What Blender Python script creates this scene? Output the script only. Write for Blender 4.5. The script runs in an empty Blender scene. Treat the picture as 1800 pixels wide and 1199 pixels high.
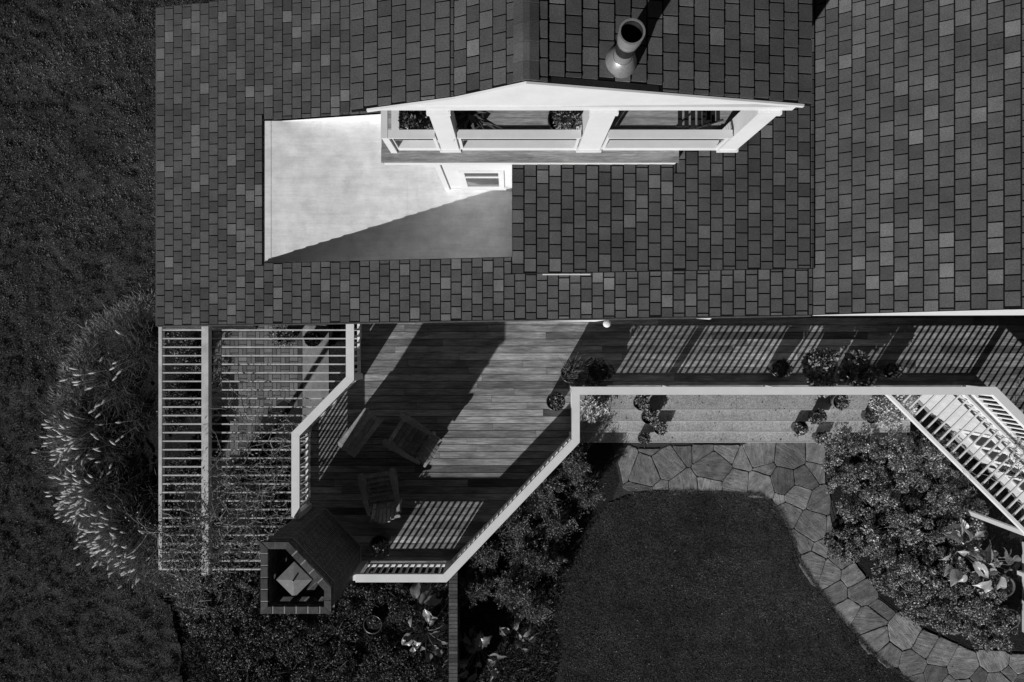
import bpy, math, random
import numpy as np

sc = bpy.context.scene
rnd = random.Random(7)
rng = np.random.default_rng(7)

# ------------------------------------------------------------------ camera, world, sun, exposure
CAMZ = 15.9          # metres above the timber deck (deck top is z = 0)
FPX = 1400.0         # focal length in photograph pixels (28 mm on a 36 mm sensor)
cam_d = bpy.data.cameras.new('camera')
cam_d.sensor_width = 36.0
cam_d.sensor_fit = 'HORIZONTAL'
cam_d.lens = 28.0
cam_d.clip_end = 2000.0
cam = bpy.data.objects.new('camera', cam_d)
sc.collection.objects.link(cam)
cam.location = (0.0, 0.0, CAMZ)
cam.rotation_euler = (0.0, 0.0, 0.0)
sc.camera = cam

SUN_DIR = np.array([1.04, 1.65, -1.0])           # where the light travels to
SUN_DIR /= np.linalg.norm(SUN_DIR)
elev = math.asin(-SUN_DIR[2])
world = bpy.data.worlds.new('World')
sc.world = world
world.use_nodes = True
wn, wl = world.node_tree.nodes, world.node_tree.links
wn.clear()
sky = wn.new('ShaderNodeTexSky')
sky.sky_type = 'NISHITA'
sky.sun_disc = False
sky.air_density = 0.35
sky.dust_density = 0.1
sky.ozone_density = 1.0
sky.sun_elevation = elev
sky.sun_rotation = math.atan2(-SUN_DIR[0], -SUN_DIR[1])
sep = wn.new('ShaderNodeSeparateColor')           # black and white film behind a red filter
bg = wn.new('ShaderNodeBackground')
bg.inputs['Strength'].default_value = 0.05
wo = wn.new('ShaderNodeOutputWorld')
wl.new(sky.outputs[0], sep.inputs[0])
wl.new(sep.outputs[0], bg.inputs['Color'])
wl.new(bg.outputs[0], wo.inputs['Surface'])

sun_d = bpy.data.lights.new('sun', 'SUN')
sun_d.energy = 4.6
sun_d.angle = math.radians(0.53)
sun_d.color = (1.0, 1.0, 1.0)                      # the photograph is black and white
sun = bpy.data.objects.new('sun', sun_d)
sc.collection.objects.link(sun)
from mathutils import Vector, Matrix
sun.rotation_euler = Vector(SUN_DIR).to_track_quat('-Z', 'Y').to_euler()
sun.location = (-20, -30, 30)

sc.view_settings.view_transform = 'Standard'
sc.view_settings.look = 'None'
sc.view_settings.gamma = 1.0
sc.view_settings.exposure = 0.0
sc.view_settings.use_curve_mapping = False
sc.render.engine = 'CYCLES'

# ------------------------------------------------------------------ helpers
def SC(z): return FPX / (CAMZ - z)
def P(u, v, z):
    s = SC(z)
    return ((u - 900.0) / s, (599.5 - v) / s, z)

LOC = {}
def link(o): sc.collection.objects.link(o)
def tag(o, label=None, cat=None, group=None, kind=None):
    if label: o['label'] = label
    if cat: o['category'] = cat
    if group: o['group'] = group
    if kind: o['kind'] = kind
    return o
def thing(name, label, cat, loc=(0, 0, 0), group=None):
    o = bpy.data.objects.new(name, None)
    o.empty_display_size = 0.2
    o.location = loc
    link(o)
    LOC[o.name] = tuple(loc)
    return tag(o, label, cat, group)

def finish(name, me, mat, parent, smooth=False):
    o = bpy.data.objects.new(name, me)
    link(o)
    me.materials.append(mat)
    if smooth: me.shade_smooth()
    if parent is not None:
        o.parent = parent
        LOC[o.name] = LOC[parent.name]
    else:
        LOC[o.name] = (0, 0, 0)
    return o

class MB:
    def __init__(s): s.v = []; s.f = []; s.t = []
    def add(s, vs, fs, tone=0.5):
        b = len(s.v)
        s.v.extend([tuple(p) for p in vs])
        for f in fs:
            s.f.append(tuple(i + b for i in f)); s.t.append(tone)
        return s
    def hexa(s, b4, t4, tone=0.5):
        return s.add(list(b4) + list(t4), [(3, 2, 1, 0), (4, 5, 6, 7), (0, 1, 5, 4), (1, 2, 6, 5), (2, 3, 7, 6), (3, 0, 4, 7)], tone)
    def box(s, x0, x1, y0, y1, z0, z1, tone=0.5):
        return s.hexa([(x0, y0, z0), (x1, y0, z0), (x1, y1, z0), (x0, y1, z0)],
                      [(x0, y0, z1), (x1, y0, z1), (x1, y1, z1), (x0, y1, z1)], tone)
    def rbox(s, c, size, rz, tone=0.5):
        ca, sa = math.cos(rz), math.sin(rz)
        hx, hy, hz = size[0] / 2, size[1] / 2, size[2] / 2
        q = [(c[0] + x * ca - y * sa, c[1] + x * sa + y * ca) for x, y in ((-hx, -hy), (hx, -hy), (hx, hy), (-hx, hy))]
        return s.hexa([(x, y, c[2] - hz) for x, y in q], [(x, y, c[2] + hz) for x, y in q], tone)
    def bar(s, p0, p1, w, h, tone=0.5, up=(0, 0, 1)):
        p0 = Vector(p0); p1 = Vector(p1); d = (p1 - p0).normalized()
        side = d.cross(Vector(up))
        if side.length < 1e-4: side = d.cross(Vector((1, 0, 0)))
        side.normalize(); upv = side.cross(d)
        a, b = side * (w / 2), upv * (h / 2)
        return s.hexa([p0 - a - b, p0 + a - b, p0 + a + b, p0 - a + b],
                      [p1 - a - b, p1 + a - b, p1 + a + b, p1 - a + b], tone)
    def prism(s, poly, z0, z1, tone=0.5, bottom=True):
        n = len(poly)
        ar = sum(poly[i][0] * poly[(i + 1) % n][1] - poly[(i + 1) % n][0] * poly[i][1] for i in range(n))
        if ar < 0: poly = poly[::-1]
        vs = [(x, y, z0) for x, y in poly] + [(x, y, z1) for x, y in poly]
        fs = [tuple(range(n, 2 * n))] + [(i, (i + 1) % n, n + (i + 1) % n, n + i) for i in range(n)]
        if bottom: fs.append(tuple(range(n - 1, -1, -1)))
        return s.add(vs, fs, tone)
    def tube(s, pts, rad, n=6, tone=0.5):
        pts = [Vector(p) for p in pts]
        b = len(s.v); m = len(pts)
        for i, p in enumerate(pts):
            d = (pts[min(i + 1, m - 1)] - pts[max(i - 1, 0)])
            if d.length < 1e-6: d = Vector((0, 0, 1))
            d.normalize()
            a = d.cross(Vector((0.3, 0.2, 0.93)))
            if a.length < 1e-3: a = d.cross(Vector((1, 0, 0)))
            a.normalize(); c = d.cross(a)
            r = rad[i] if hasattr(rad, '__len__') else rad
            for k in range(n):
                t = 2 * math.pi * k / n
                s.v.append(tuple(p + a * (r * math.cos(t)) + c * (r * math.sin(t))))
        for i in range(m - 1):
            for k in range(n):
                k2 = (k + 1) % n
                s.f.append((b + i * n + k, b + i * n + k2, b + (i + 1) * n + k2, b + (i + 1) * n + k)); s.t.append(tone)
        s.f.append(tuple(b + k for k in range(n - 1, -1, -1))); s.t.append(tone)
        s.f.append(tuple(b + (m - 1) * n + k for k in range(n))); s.t.append(tone)
        return s
    def lathe(s, prof, c=(0, 0, 0), n=24, tone=0.5):
        b = len(s.v)
        for r, z in prof:
            for k in range(n):
                t = 2 * math.pi * k / n
                s.v.append((c[0] + r * math.cos(t), c[1] + r * math.sin(t), c[2] + z))
        for i in range(len(prof) - 1):
            for k in range(n):
                k2 = (k + 1) % n
                s.f.append((b + i * n + k, b + i * n + k2, b + (i + 1) * n + k2, b + (i + 1) * n + k)); s.t.append(tone)
        return s
    def build(s, name, mat, parent=None, smooth=False):
        me = bpy.data.meshes.new(name)
        L = LOC[parent.name] if parent is not None else (0, 0, 0)
        me.from_pydata([(p[0] - L[0], p[1] - L[1], p[2] - L[2]) for p in s.v], [], s.f)
        a = me.attributes.new('tone', 'FLOAT', 'FACE')
        a.data.foreach_set('value', s.t)
        me.update()
        return finish(name, me, mat, parent, smooth)

def poly_mesh(name, verts, nper, tone, mat, parent=None):
    """verts: (n*nper,3) array, one nper-gon per piece."""
    verts = np.asarray(verts, dtype=np.float32)
    if parent is not None: verts = verts - np.array(LOC[parent.name], dtype=np.float32)
    n = len(verts) // nper
    me = bpy.data.meshes.new(name)
    me.vertices.add(len(verts)); me.vertices.foreach_set('co', verts.ravel())
    me.loops.add(len(verts)); me.loops.foreach_set('vertex_index', np.arange(len(verts), dtype=np.int32))
    me.polygons.add(n); me.polygons.foreach_set('loop_start', np.arange(0, len(verts), nper, dtype=np.int32))
    me.update(calc_edges=True)
    a = me.attributes.new('tone', 'FLOAT', 'FACE')
    a.data.foreach_set('value', np.asarray(tone, dtype=np.float32))
    me.validate()
    return finish(name, me, mat, parent)

def unit(a): return a / np.maximum(np.linalg.norm(a, axis=-1, keepdims=True), 1e-9)
def leaves(base, D, N, L, W, fold=0.15):
    D = unit(D); S = unit(np.cross(D, N)); U = np.cross(S, D)
    L = np.asarray(L).reshape(-1, 1); W = np.asarray(W).reshape(-1, 1)
    mid = base + D * L * 0.45
    q = np.stack([base, mid + S * W / 2 + U * W * fold, base + D * L - U * L * 0.1, mid - S * W / 2 + U * W * fold], 1)
    return q.reshape(-1, 3)
def rdir(n, up=0.0):
    d = rng.normal(size=(n, 3)); d[:, 2] += up
    return unit(d)

# ------------------------------------------------------------------ materials (all procedural, neutral greys)
def new_mat(name):
    m = bpy.data.materials.new(name); m.use_nodes = True
    nt = m.node_tree
    return m, nt, nt.nodes, nt.links, nt.nodes['Principled BSDF']
def N(nt, t, **kw):
    n = nt.nodes.new(t)
    for k, v in kw.items(): setattr(n, k, v)
    return n
def math_node(nt, op, a, b=None, clamp=False):
    n = nt.nodes.new('ShaderNodeMath'); n.operation = op; n.use_clamp = clamp
    for i, x in enumerate((a, b)):
        if x is None: continue
        if isinstance(x, (int, float)): n.inputs[i].default_value = x
        else: nt.links.new(x, n.inputs[i])
    return n.outputs[0]
def noise(nt, scale, detail=4, rough=0.6, vec=None, mapscale=None, w=None):
    t = nt.nodes.new('ShaderNodeTexNoise')
    t.inputs['Scale'].default_value = scale
    t.inputs['Detail'].default_value = detail
    t.inputs['Roughness'].default_value = rough
    if vec is None:
        vec = nt.nodes.new('ShaderNodeTexCoord').outputs['Object']
    if mapscale is not None:
        mp = nt.nodes.new('ShaderNodeMapping')
        mp.inputs['Scale'].default_value = mapscale
        nt.links.new(vec, mp.inputs['Vector']); vec = mp.outputs[0]
    nt.links.new(vec, t.inputs['Vector'])
    return t.outputs['Fac']
def ramp(nt, x, a, b, c, d):
    n = nt.nodes.new('ShaderNodeMapRange')
    nt.links.new(x, n.inputs[0])
    for i, v in enumerate((a, b, c, d)): n.inputs[i + 1].default_value = v
    return n.outputs[0]
def bump(nt, h, strength, dist):
    b = nt.nodes.new('ShaderNodeBump')
    b.inputs['Strength'].default_value = strength
    b.inputs['Distance'].default_value = dist
    nt.links.new(h, b.inputs['Height'])
    nt.links.new(b.outputs[0], nt.nodes['Principled BSDF'].inputs['Normal'])
def tone_attr(nt):
    a = nt.nodes.new('ShaderNodeAttribute'); a.attribute_name = 'tone'
    return a.outputs['Fac']
def setcol(nt, x, rough=0.8, spec=0.3, metal=0.0):
    b = nt.nodes['Principled BSDF']
    nt.links.new(x, b.inputs['Base Color'])
    b.inputs['Roughness'].default_value = rough
    b.inputs['Specular IOR Level'].default_value = spec
    b.inputs['Metallic'].default_value = metal

def m_tone(name, lo, hi, nscale, namp, rough=0.8, spec=0.3, bs=0.0, bd=0.01, big=0.0, bigscale=0.7, mapscale=None, detail=4):
    """colour = lerp(lo,hi,tone) * noise"""
    m, nt, n, l, b = new_mat(name)
    base = ramp(nt, tone_attr(nt), 0, 1, lo, hi)
    nz = noise(nt, nscale, detail, 0.65, mapscale=mapscale)
    x = math_node(nt, 'MULTIPLY', base, ramp(nt, nz, 0.25, 0.75, 1 - namp, 1 + namp))
    if big:
        x = math_node(nt, 'MULTIPLY', x, ramp(nt, noise(nt, bigscale, 3, 0.6), 0.3, 0.7, 1 - big, 1 + big))
    setcol(nt, x, rough, spec)
    if bs: bump(nt, nz, bs, bd)
    return m

M = {}
# shingles: granule speckle + soft blotches
def mk_shingle():
    m, nt, n, l, b = new_mat('asphalt_shingle')
    base = ramp(nt, tone_attr(nt), 0, 1, 0.033, 0.22)
    g = noise(nt, 75, 5, 0.8)
    s = noise(nt, 2.2, 4, 0.6)
    x = math_node(nt, 'MULTIPLY', base, ramp(nt, g, 0.3, 0.7, 0.5, 1.55))
    x = math_node(nt, 'MULTIPLY', x, ramp(nt, s, 0.3, 0.7, 0.8, 1.2))
    setcol(nt, x, 0.95, 0.15)
    bump(nt, g, 0.5, 0.004)
    return m
M['shingle'] = mk_shingle()
M['underlay'] = m_tone('roof_underlay', 0.006, 0.008, 40, 0.2, 0.95, 0.1)
def mk_white(name, c, dirt, streak=None, rough=0.55):
    m, nt, n, l, b = new_mat(name)
    d = ramp(nt, noise(nt, 3.0, 6, 0.7), 0.35, 0.75, 1.0, 1 - dirt)
    x = math_node(nt, 'MULTIPLY', d, c)
    x = math_node(nt, 'MULTIPLY', x, ramp(nt, noise(nt, 60, 3, 0.6), 0.3, 0.7, 0.97, 1.02))
    if streak:
        x = math_node(nt, 'MULTIPLY', x, ramp(nt, noise(nt, 1.0, 8, 0.75, mapscale=streak), 0.35, 0.7, 1.04, 0.84))
    setcol(nt, x, rough, 0.3)
    return m
M['white'] = mk_white('white_paint', 0.74, 0.12)
M['offwhite'] = mk_white('weathered_white_paint', 0.62, 0.22, (2, 18, 2))
M['membrane'] = mk_white('white_roof_membrane', 0.88, 0.32, (1.5, 14, 1))
M['pergola_white'] = mk_white('pergola_paint', 0.60, 0.3, (3, 3, 3))
def mk_wood(name, lo, hi, amp, rough, spec, axis=(0.9, 22, 22), knots=0.5):
    m, nt, n, l, b = new_mat(name)
    t = tone_attr(nt)
    tc = nt.nodes.new('ShaderNodeTexCoord').outputs['Object']
    off = math_node(nt, 'MULTIPLY', t, 37.0)
    comb = nt.nodes.new('ShaderNodeCombineXYZ')
    nt.links.new(off, comb.inputs[0]); nt.links.new(off, comb.inputs[2])
    va = nt.nodes.new('ShaderNodeVectorMath'); va.operation = 'ADD'
    nt.links.new(tc, va.inputs[0]); nt.links.new(comb.outputs[0], va.inputs[1])
    g = noise(nt, 1.6, 7, 0.65, vec=va.outputs[0], mapscale=(axis[0] * 1.8, axis[1], axis[2]))
    k = noise(nt, 1.0, 4, 0.6, vec=va.outputs[0], mapscale=(axis[0] * 1.6, axis[1] * 0.25, axis[2] * 0.25))
    fine = noise(nt, 3.0, 5, 0.7, vec=va.outputs[0], mapscale=(axis[0] * 2.6, axis[1], axis[2]))
    base = ramp(nt, t, 0, 1, lo, hi)
    x = math_node(nt, 'MULTIPLY', base, ramp(nt, g, 0.28, 0.72, 1 - amp, 1 + amp))
    x = math_node(nt, 'MULTIPLY', x, ramp(nt, k, 0.3, 0.7, 1 - knots * 0.5, 1 + knots * 0.5))
    x = math_node(nt, 'MULTIPLY', x, ramp(nt, fine, 0.3, 0.7, 0.68, 1.32))
    setcol(nt, x, rough, spec)
    bump(nt, fine, 0.35, 0.003)
    return m
M['deck'] = mk_wood('deck_timber', 0.07, 0.34, 0.5, 0.62, 0.3, knots=0.9)
M['ledge'] = mk_wood('ledge_timber', 0.14, 0.3, 0.4, 0.6, 0.3)
M['fascia'] = mk_wood('fascia_timber', 0.05, 0.09, 0.3, 0.7, 0.3)
M['chairwood'] = mk_wood('chair_timber', 0.22, 0.34, 0.3, 0.7, 0.3, axis=(6, 6, 6))
M['brick'] = m_tone('dark_brick', 0.05, 0.11, 30, 0.35, 0.9, 0.15, 0.4, 0.01, 0.25, 3)
M['mortar'] = m_tone('mortar', 0.22, 0.3, 60, 0.3, 0.95, 0.1, 0.3, 0.005)
def mk_brickwall():
    m, nt, n, l, b = new_mat('brickwork')
    tc = nt.nodes.new('ShaderNodeTexCoord').outputs['Object']
    sp = nt.nodes.new('ShaderNodeSeparateXYZ'); nt.links.new(tc, sp.inputs[0])
    xy = math_node(nt, 'ADD', sp.outputs[0], math_node(nt, 'MULTIPLY', sp.outputs[1], -1.0))
    cb = nt.nodes.new('ShaderNodeCombineXYZ')
    nt.links.new(xy, cb.inputs[0]); nt.links.new(sp.outputs[2], cb.inputs[1])
    br = nt.nodes.new('ShaderNodeTexBrick')
    nt.links.new(cb.outputs[0], br.inputs['Vector'])
    br.inputs['Scale'].default_value = 1.0
    br.inputs['Brick Width'].default_value = 0.24
    br.inputs['Row Height'].default_value = 0.085
    br.inputs['Mortar Size'].default_value = 0.008
    br.inputs['Color1'].default_value = (0.05, 0.05, 0.05, 1)
    br.inputs['Color2'].default_value = (0.085, 0.085, 0.085, 1)
    br.inputs['Mortar'].default_value = (0.19, 0.19, 0.19, 1)
    bw = nt.nodes.new('ShaderNodeRGBToBW'); nt.links.new(br.outputs[0], bw.inputs[0])
    x = math_node(nt, 'MULTIPLY', bw.outputs[0], ramp(nt, noise(nt, 9, 5, 0.7), 0.3, 0.7, 0.6, 1.4))
    setcol(nt, x, 0.9, 0.15)
    return m
M['brickwork'] = mk_brickwall()
def mk_stone():
    m, nt, n, l, b = new_mat('sandstone_flag')
    t = tone_attr(nt)
    tc = nt.nodes.new('ShaderNodeTexCoord').outputs['Object']
    ang = nt.nodes.new('ShaderNodeVectorRotate'); ang.rotation_type = 'Z_AXIS'
    nt.links.new(tc, ang.inputs['Vector']); nt.links.new(math_node(nt, 'MULTIPLY', t, 40.0), ang.inputs['Angle'])
    streak = noise(nt, 3.0, 8, 0.7, vec=ang.outputs[0], mapscale=(1, 5, 1))
    blot = noise(nt, 5.0, 6, 0.65)
    fine = noise(nt, 45, 4, 0.7)
    x = ramp(nt, t, 0, 1, 0.075, 0.25)
    x = math_node(nt, 'MULTIPLY', x, ramp(nt, streak, 0.3, 0.7, 0.6, 1.4))
    x = math_node(nt, 'MULTIPLY', x, ramp(nt, blot, 0.3, 0.7, 0.65, 1.4))
    x = math_node(nt, 'MULTIPLY', x, ramp(nt, fine, 0.3, 0.7, 0.75, 1.25))
    setcol(nt, x, 0.85, 0.25)
    h = math_node(nt, 'ADD', streak, math_node(nt, 'MULTIPLY', fine, 0.3))
    bump(nt, h, 0.9, 0.03)
    return m
M['stone'] = mk_stone()
M['joint'] = m_tone('path_joint', 0.035, 0.05, 30, 0.4, 0.95, 0.1)
M['paver'] = m_tone('paver', 0.075, 0.20, 35, 0.3, 0.9, 0.2, 0.3, 0.004, 0.25, 2)
M['paverjoint'] = m_tone('paver_joint', 0.045, 0.06, 30, 0.4, 0.95, 0.1)
def mk_aggregate():
    m, nt, n, l, b = new_mat('exposed_aggregate')
    v = nt.nodes.new('ShaderNodeTexVoronoi'); v.inputs['Scale'].default_value = 55
    nt.links.new(nt.nodes.new('ShaderNodeTexCoord').outputs['Object'], v.inputs['Vector'])
    bw = nt.nodes.new('ShaderNodeRGBToBW'); nt.links.new(v.outputs['Color'], bw.inputs[0])
    x = ramp(nt, bw.outputs[0], 0.1, 0.9, 0.20, 0.44)
    x = math_node(nt, 'MULTIPLY', x, ramp(nt, noise(nt, 1.6, 5, 0.7), 0.3, 0.7, 0.8, 1.2))
    setcol(nt, x, 0.9, 0.2); bump(nt, v.outputs['Distance'], 0.4, 0.006)
    return m
M['aggregate'] = mk_aggregate()
M['nosing'] = m_tone('step_nosing', 0.42, 0.5, 40, 0.2)
M['concrete'] = m_tone('concrete', 0.2, 0.24, 12, 0.25, 0.9, 0.2, 0.2, 0.004, 0.2, 1.2)
M['soil'] = m_tone('garden_soil', 0.018, 0.022, 22, 0.6, 0.95, 0.1, 0.9, 0.05, detail=8)
M['lawn'] = m_tone('lawn_turf', 0.042, 0.042, 26, 0.55, 0.95, 0.05, 0.9, 0.05, 0.3, 0.6, detail=8)
M['grass'] = m_tone('grass_blade', 0.03, 0.26, 3, 0.15, 0.6, 0.25)
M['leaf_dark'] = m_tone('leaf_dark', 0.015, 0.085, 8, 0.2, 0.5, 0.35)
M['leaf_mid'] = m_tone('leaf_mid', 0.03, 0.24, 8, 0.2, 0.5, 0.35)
M['leaf_bright'] = m_tone('leaf_bright', 0.04, 0.38, 8, 0.2, 0.45, 0.4)
M['leaf_silver'] = m_tone('leaf_silver', 0.28, 0.75, 8, 0.15, 0.7, 0.2)
M['bigleaf'] = m_tone('broad_leaf', 0.06, 0.24, 9, 0.3, 0.35, 0.5, 0.3, 0.01)
M['petal'] = m_tone('petal', 0.55, 0.8, 8, 0.1, 0.7, 0.2)
M['blade_grass'] = m_tone('fountain_grass_blade', 0.012, 0.10, 8, 0.2, 0.6, 0.25)
M['plume'] = m_tone('grass_plume', 0.34, 0.68, 40, 0.3, 0.9, 0.1)
M['twig'] = m_tone('vine_bark', 0.10, 0.26, 20, 0.3, 0.9, 0.15)
M['pot_dark'] = m_tone('glazed_pot', 0.015, 0.05, 10, 0.3, 0.3, 0.5)
M['pot_clay'] = m_tone('clay_pot', 0.08, 0.20, 18, 0.3, 0.8, 0.25)
M['pot_light'] = m_tone('pale_pot', 0.35, 0.6, 18, 0.2, 0.7, 0.25)
M['blackmetal'] = m_tone('black_metal', 0.015, 0.025, 10, 0.2, 0.4, 0.5)
def mk_metal():
    m, nt, n, l, b = new_mat('stainless_steel')
    x = ramp(nt, noise(nt, 30, 4, 0.6, mapscale=(1, 1, 6)), 0.3, 0.7, 0.48, 0.72)
    setcol(nt, x, 0.3, 0.5, 0.72)
    return m
M['steel'] = mk_metal()
M['lit_steel'] = m_tone('lit_flue_base', 0.34, 0.42, 30, 0.2, 0.38, 0.5)  # flue base metal set diffuse and pale; its sunlit look is in the colour
M['lit_steel'].node_tree.nodes['Principled BSDF'].inputs['Metallic'].default_value = 0.6
M['zinc'] = m_tone('hood_sheet_metal', 0.13, 0.17, 14, 0.25, 0.6, 0.4)
M['dark_sheet'] = m_tone('dark_sheeting', 0.012, 0.02, 25, 0.5, 0.7, 0.3)
def mk_glass():
    m, nt, n, l, b = new_mat('window_glass')
    b.inputs['Base Color'].default_value = (0.05, 0.05, 0.05, 1)
    b.inputs['Roughness'].default_value = 0.06
    b.inputs['Specular IOR Level'].default_value = 0.9
    return m
M['glass'] = mk_glass()
M['lampglass'] = m_tone('opal_glass', 0.8, 0.85, 10, 0.03, 0.3, 0.5)

# ------------------------------------------------------------------ ground
GZ = -2.9
def struct(name, mb, mat, label=None, cat=None):
    o = mb.build(name, mat); tag(o, label, cat, kind='structure'); return o
def sheet(name, poly, z, mat, label, cat):
    n = len(poly)
    ar = sum(poly[i][0] * poly[(i + 1) % n][1] - poly[(i + 1) % n][0] * poly[i][1] for i in range(n))
    if ar < 0: poly = poly[::-1]
    return struct(name, MB().add([(x, y, z) for x, y in poly], [tuple(range(n))]), mat, label, cat)
def pxpoly(pts, z): return [P(u, v, z)[:2] for u, v in pts]
def smooth_poly(pts, it=2):
    for _ in range(it):
        q = []
        for i in range(len(pts)):
            a, b = pts[i], pts[(i + 1) % len(pts)]
            q += [(a[0] * .75 + b[0] * .25, a[1] * .75 + b[1] * .25), (a[0] * .25 + b[0] * .75, a[1] * .25 + b[1] * .75)]
        pts = q
    return pts

sheet('lawn', [(-300, -300), (300, -300), (300, 300), (-300, 300)], GZ, M['lawn'], 'dark mown lawn around the house', 'lawn')
BED_L = [(420, 480), (270, 530), (190, 575), (140, 640), (112, 720), (105, 800), (125, 880), (165, 950), (235, 1005), (300, 1060), (318, 1130), (326, 1260), (800, 1260), (960, 1260), (985, 1150), (975, 1080), (1000, 1000), (1035, 930), (1075, 880), (1100, 820), (1100, 700), (900, 600)]
sheet('garden_soil', pxpoly(BED_L, GZ), GZ + 0.006, M['soil'], 'dark mulched soil of the garden beds round the pergola', 'soil')
BED_R = [(1452, 770), (1455, 850), (1475, 925), (1505, 990), (1550, 1050), (1625, 1105), (1705, 1140), (1900, 1145), (1900, 640), (1452, 640)]
sheet('flower_bed_soil', pxpoly(BED_R, GZ), GZ + 0.009, M['soil'], 'dark soil of the flower bed right of the path', 'soil')

def inside(poly, x, y):
    c = False; n = len(poly); j = n - 1
    for i in range(n):
        xi, yi = poly[i]; xj, yj = poly[j]
        if (yi > y) != (yj > y) and x < (xj - xi) * (y - yi) / (yj - yi) + xi: c = not c
        j = i
    return c
def inside_np(poly, X, Y):
    c = np.zeros(len(X), bool); n = len(poly); j = n - 1
    for i in range(n):
        xi, yi = poly[i]; xj, yj = poly[j]
        if yi != yj:
            cond = ((yi > Y) != (yj > Y)) & (X < (xj - xi) * (Y - yi) / (yj - yi) + xi)
            c ^= cond
        j = i
    return c
def vnoise(X, Y, f, seed=0):
    r = np.random.default_rng(seed).random((64, 64))
    x = X * f + 100; y = Y * f + 100
    ix = np.floor(x).astype(int); iy = np.floor(y).astype(int)
    fx = x - ix; fy = y - iy; fx = fx * fx * (3 - 2 * fx); fy = fy * fy * (3 - 2 * fy)
    g = lambda a, b: r[a % 64, b % 64]
    return (g(ix, iy) * (1 - fx) + g(ix + 1, iy) * fx) * (1 - fy) + (g(ix, iy + 1) * (1 - fx) + g(ix + 1, iy + 1) * fx) * fy

def blades(X, Y, z, h, w, lean, tone, name, mat, kind_label, cat, leanbias=(0, 0)):
    n = len(X)
    base = np.stack([X, Y, (z if hasattr(z, '__len__') else np.full(n, z))], 1)
    a = rng.random(n) * 2 * np.pi
    D = np.stack([np.cos(a) * lean + leanbias[0], np.sin(a) * lean + leanbias[1], np.ones(n)], 1)
    D = unit(D)
    b = rng.random(n) * 2 * np.pi
    S = np.stack([np.cos(b), np.sin(b), np.zeros(n)], 1) * (w / 2).reshape(-1, 1)
    tip = base + D * h.reshape(-1, 1)
    q = np.stack([base - S, base + S, tip], 1).reshape(-1, 3)
    o = poly_mesh(name, q, 3, tone, mat)
    tag(o, kind_label, cat, kind='stuff')
    return o

BEDLW = pxpoly(BED_L, GZ)
def lawn_points(n, x0, x1, y0, y1, keep):
    X = rng.uniform(x0, x1, n); Y = rng.uniform(y0, y1, n)
    k = keep(X, Y); return X[k], Y[k]
ROOFX = -6.0
def keepL(X, Y): return ~inside_np(BEDLW, X, Y) & ~((X > ROOFX) & (Y > 0.3) & (Y < 5.7)) & (X < -4.0)
def grass_tone(X, Y):
    t = 0.30 + 0.35 * (vnoise(X, Y, 5, 1) - .5) + 0.55 * (vnoise(X, Y, 1.1, 2) - .5) + 0.25 * (vnoise(X, Y, 14, 3) - .5) + rng.normal(0, 0.12, len(X))
    t += (rng.random(len(X)) < 0.015) * 0.5
    return np.clip(t, 0, 1)
def turf(name, x0, x1, y0, y1, cell, keep, amp, label):
    nx_, ny_ = int((x1 - x0) / cell), int((y1 - y0) / cell)
    gx, gy_ = np.meshgrid(x0 + np.arange(nx_ + 1) * cell, y0 + np.arange(ny_ + 1) * cell, indexing='ij')
    jx = gx + rng.uniform(-.3, .3, gx.shape) * cell; jy = gy_ + rng.uniform(-.3, .3, gx.shape) * cell
    fx, fy = jx.ravel(), jy.ravel()
    z = TURF_Z(fx, fy, amp)
    idx = np.arange((nx_ + 1) * (ny_ + 1)).reshape(nx_ + 1, ny_ + 1)
    q = np.stack([idx[:-1, :-1], idx[1:, :-1], idx[1:, 1:], idx[:-1, 1:]], -1).reshape(-1, 4)
    k = keep(fx[q].mean(1), fy[q].mean(1)); q = q[k]
    me = bpy.data.meshes.new(name)
    me.from_pydata(np.stack([fx, fy, z], 1).tolist(), [], q.tolist())
    me.attributes.new('tone', 'FLOAT', 'FACE')
    o = finish(name, me, M['lawn'], None, True); tag(o, label, 'lawn', kind='structure')
def TURF_Z(X, Y, amp):
    return GZ + 0.01 + amp * (1.0 * vnoise(X, Y, 2.3, 11) + .9 * vnoise(X, Y, 5.5, 12) + .55 * vnoise(X, Y, 12, 13))
turf('turf', -18.0, -4.0, -12.0, 13.0, 0.06, keepL, 0.07, 'uneven coarse turf left of the house')
X, Y = lawn_points(870000, -18.0, -4.0, -12.0, 13.0, keepL)
cl = vnoise(X, Y, 9, 5)
k = rng.random(len(X)) < 0.25 + 1.1 * cl
X, Y, cl = X[k], Y[k], cl[k]
blades(X, Y, TURF_Z(X, Y, 0.07) - .005, 0.02 + 0.05 * cl * rng.random(len(X)) + 0.01, rng.uniform(0.012, 0.026, len(X)), rng.uniform(0.4, 1.5, len(X)), grass_tone(X, Y),
       'lawn_grass', M['grass'], 'coarse tufted lawn grass left of the house', 'grass')
LAWN_C = [(985, 1260), (985, 1150), (975, 1080), (1000, 1000), (1035, 930), (1070, 885), (1110, 868), (1250, 864), (1335, 868), (1366, 892), (1388, 935), (1408, 985), (1445, 1042), (1490, 1098), (1540, 1150), (1620, 1210), (1680, 1260)]
LCW = pxpoly(LAWN_C, GZ)
turf('turf', 0.4, 11.2, -9.3, -2.9, 0.055, lambda X, Y: inside_np(LCW, X, Y), 0.014, 'smooth turf inside the curved stone path')
X, Y = lawn_points(260000, 0.5, 11.0, -9.2, -3.0, lambda X, Y: inside_np(LCW, X, Y))
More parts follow.
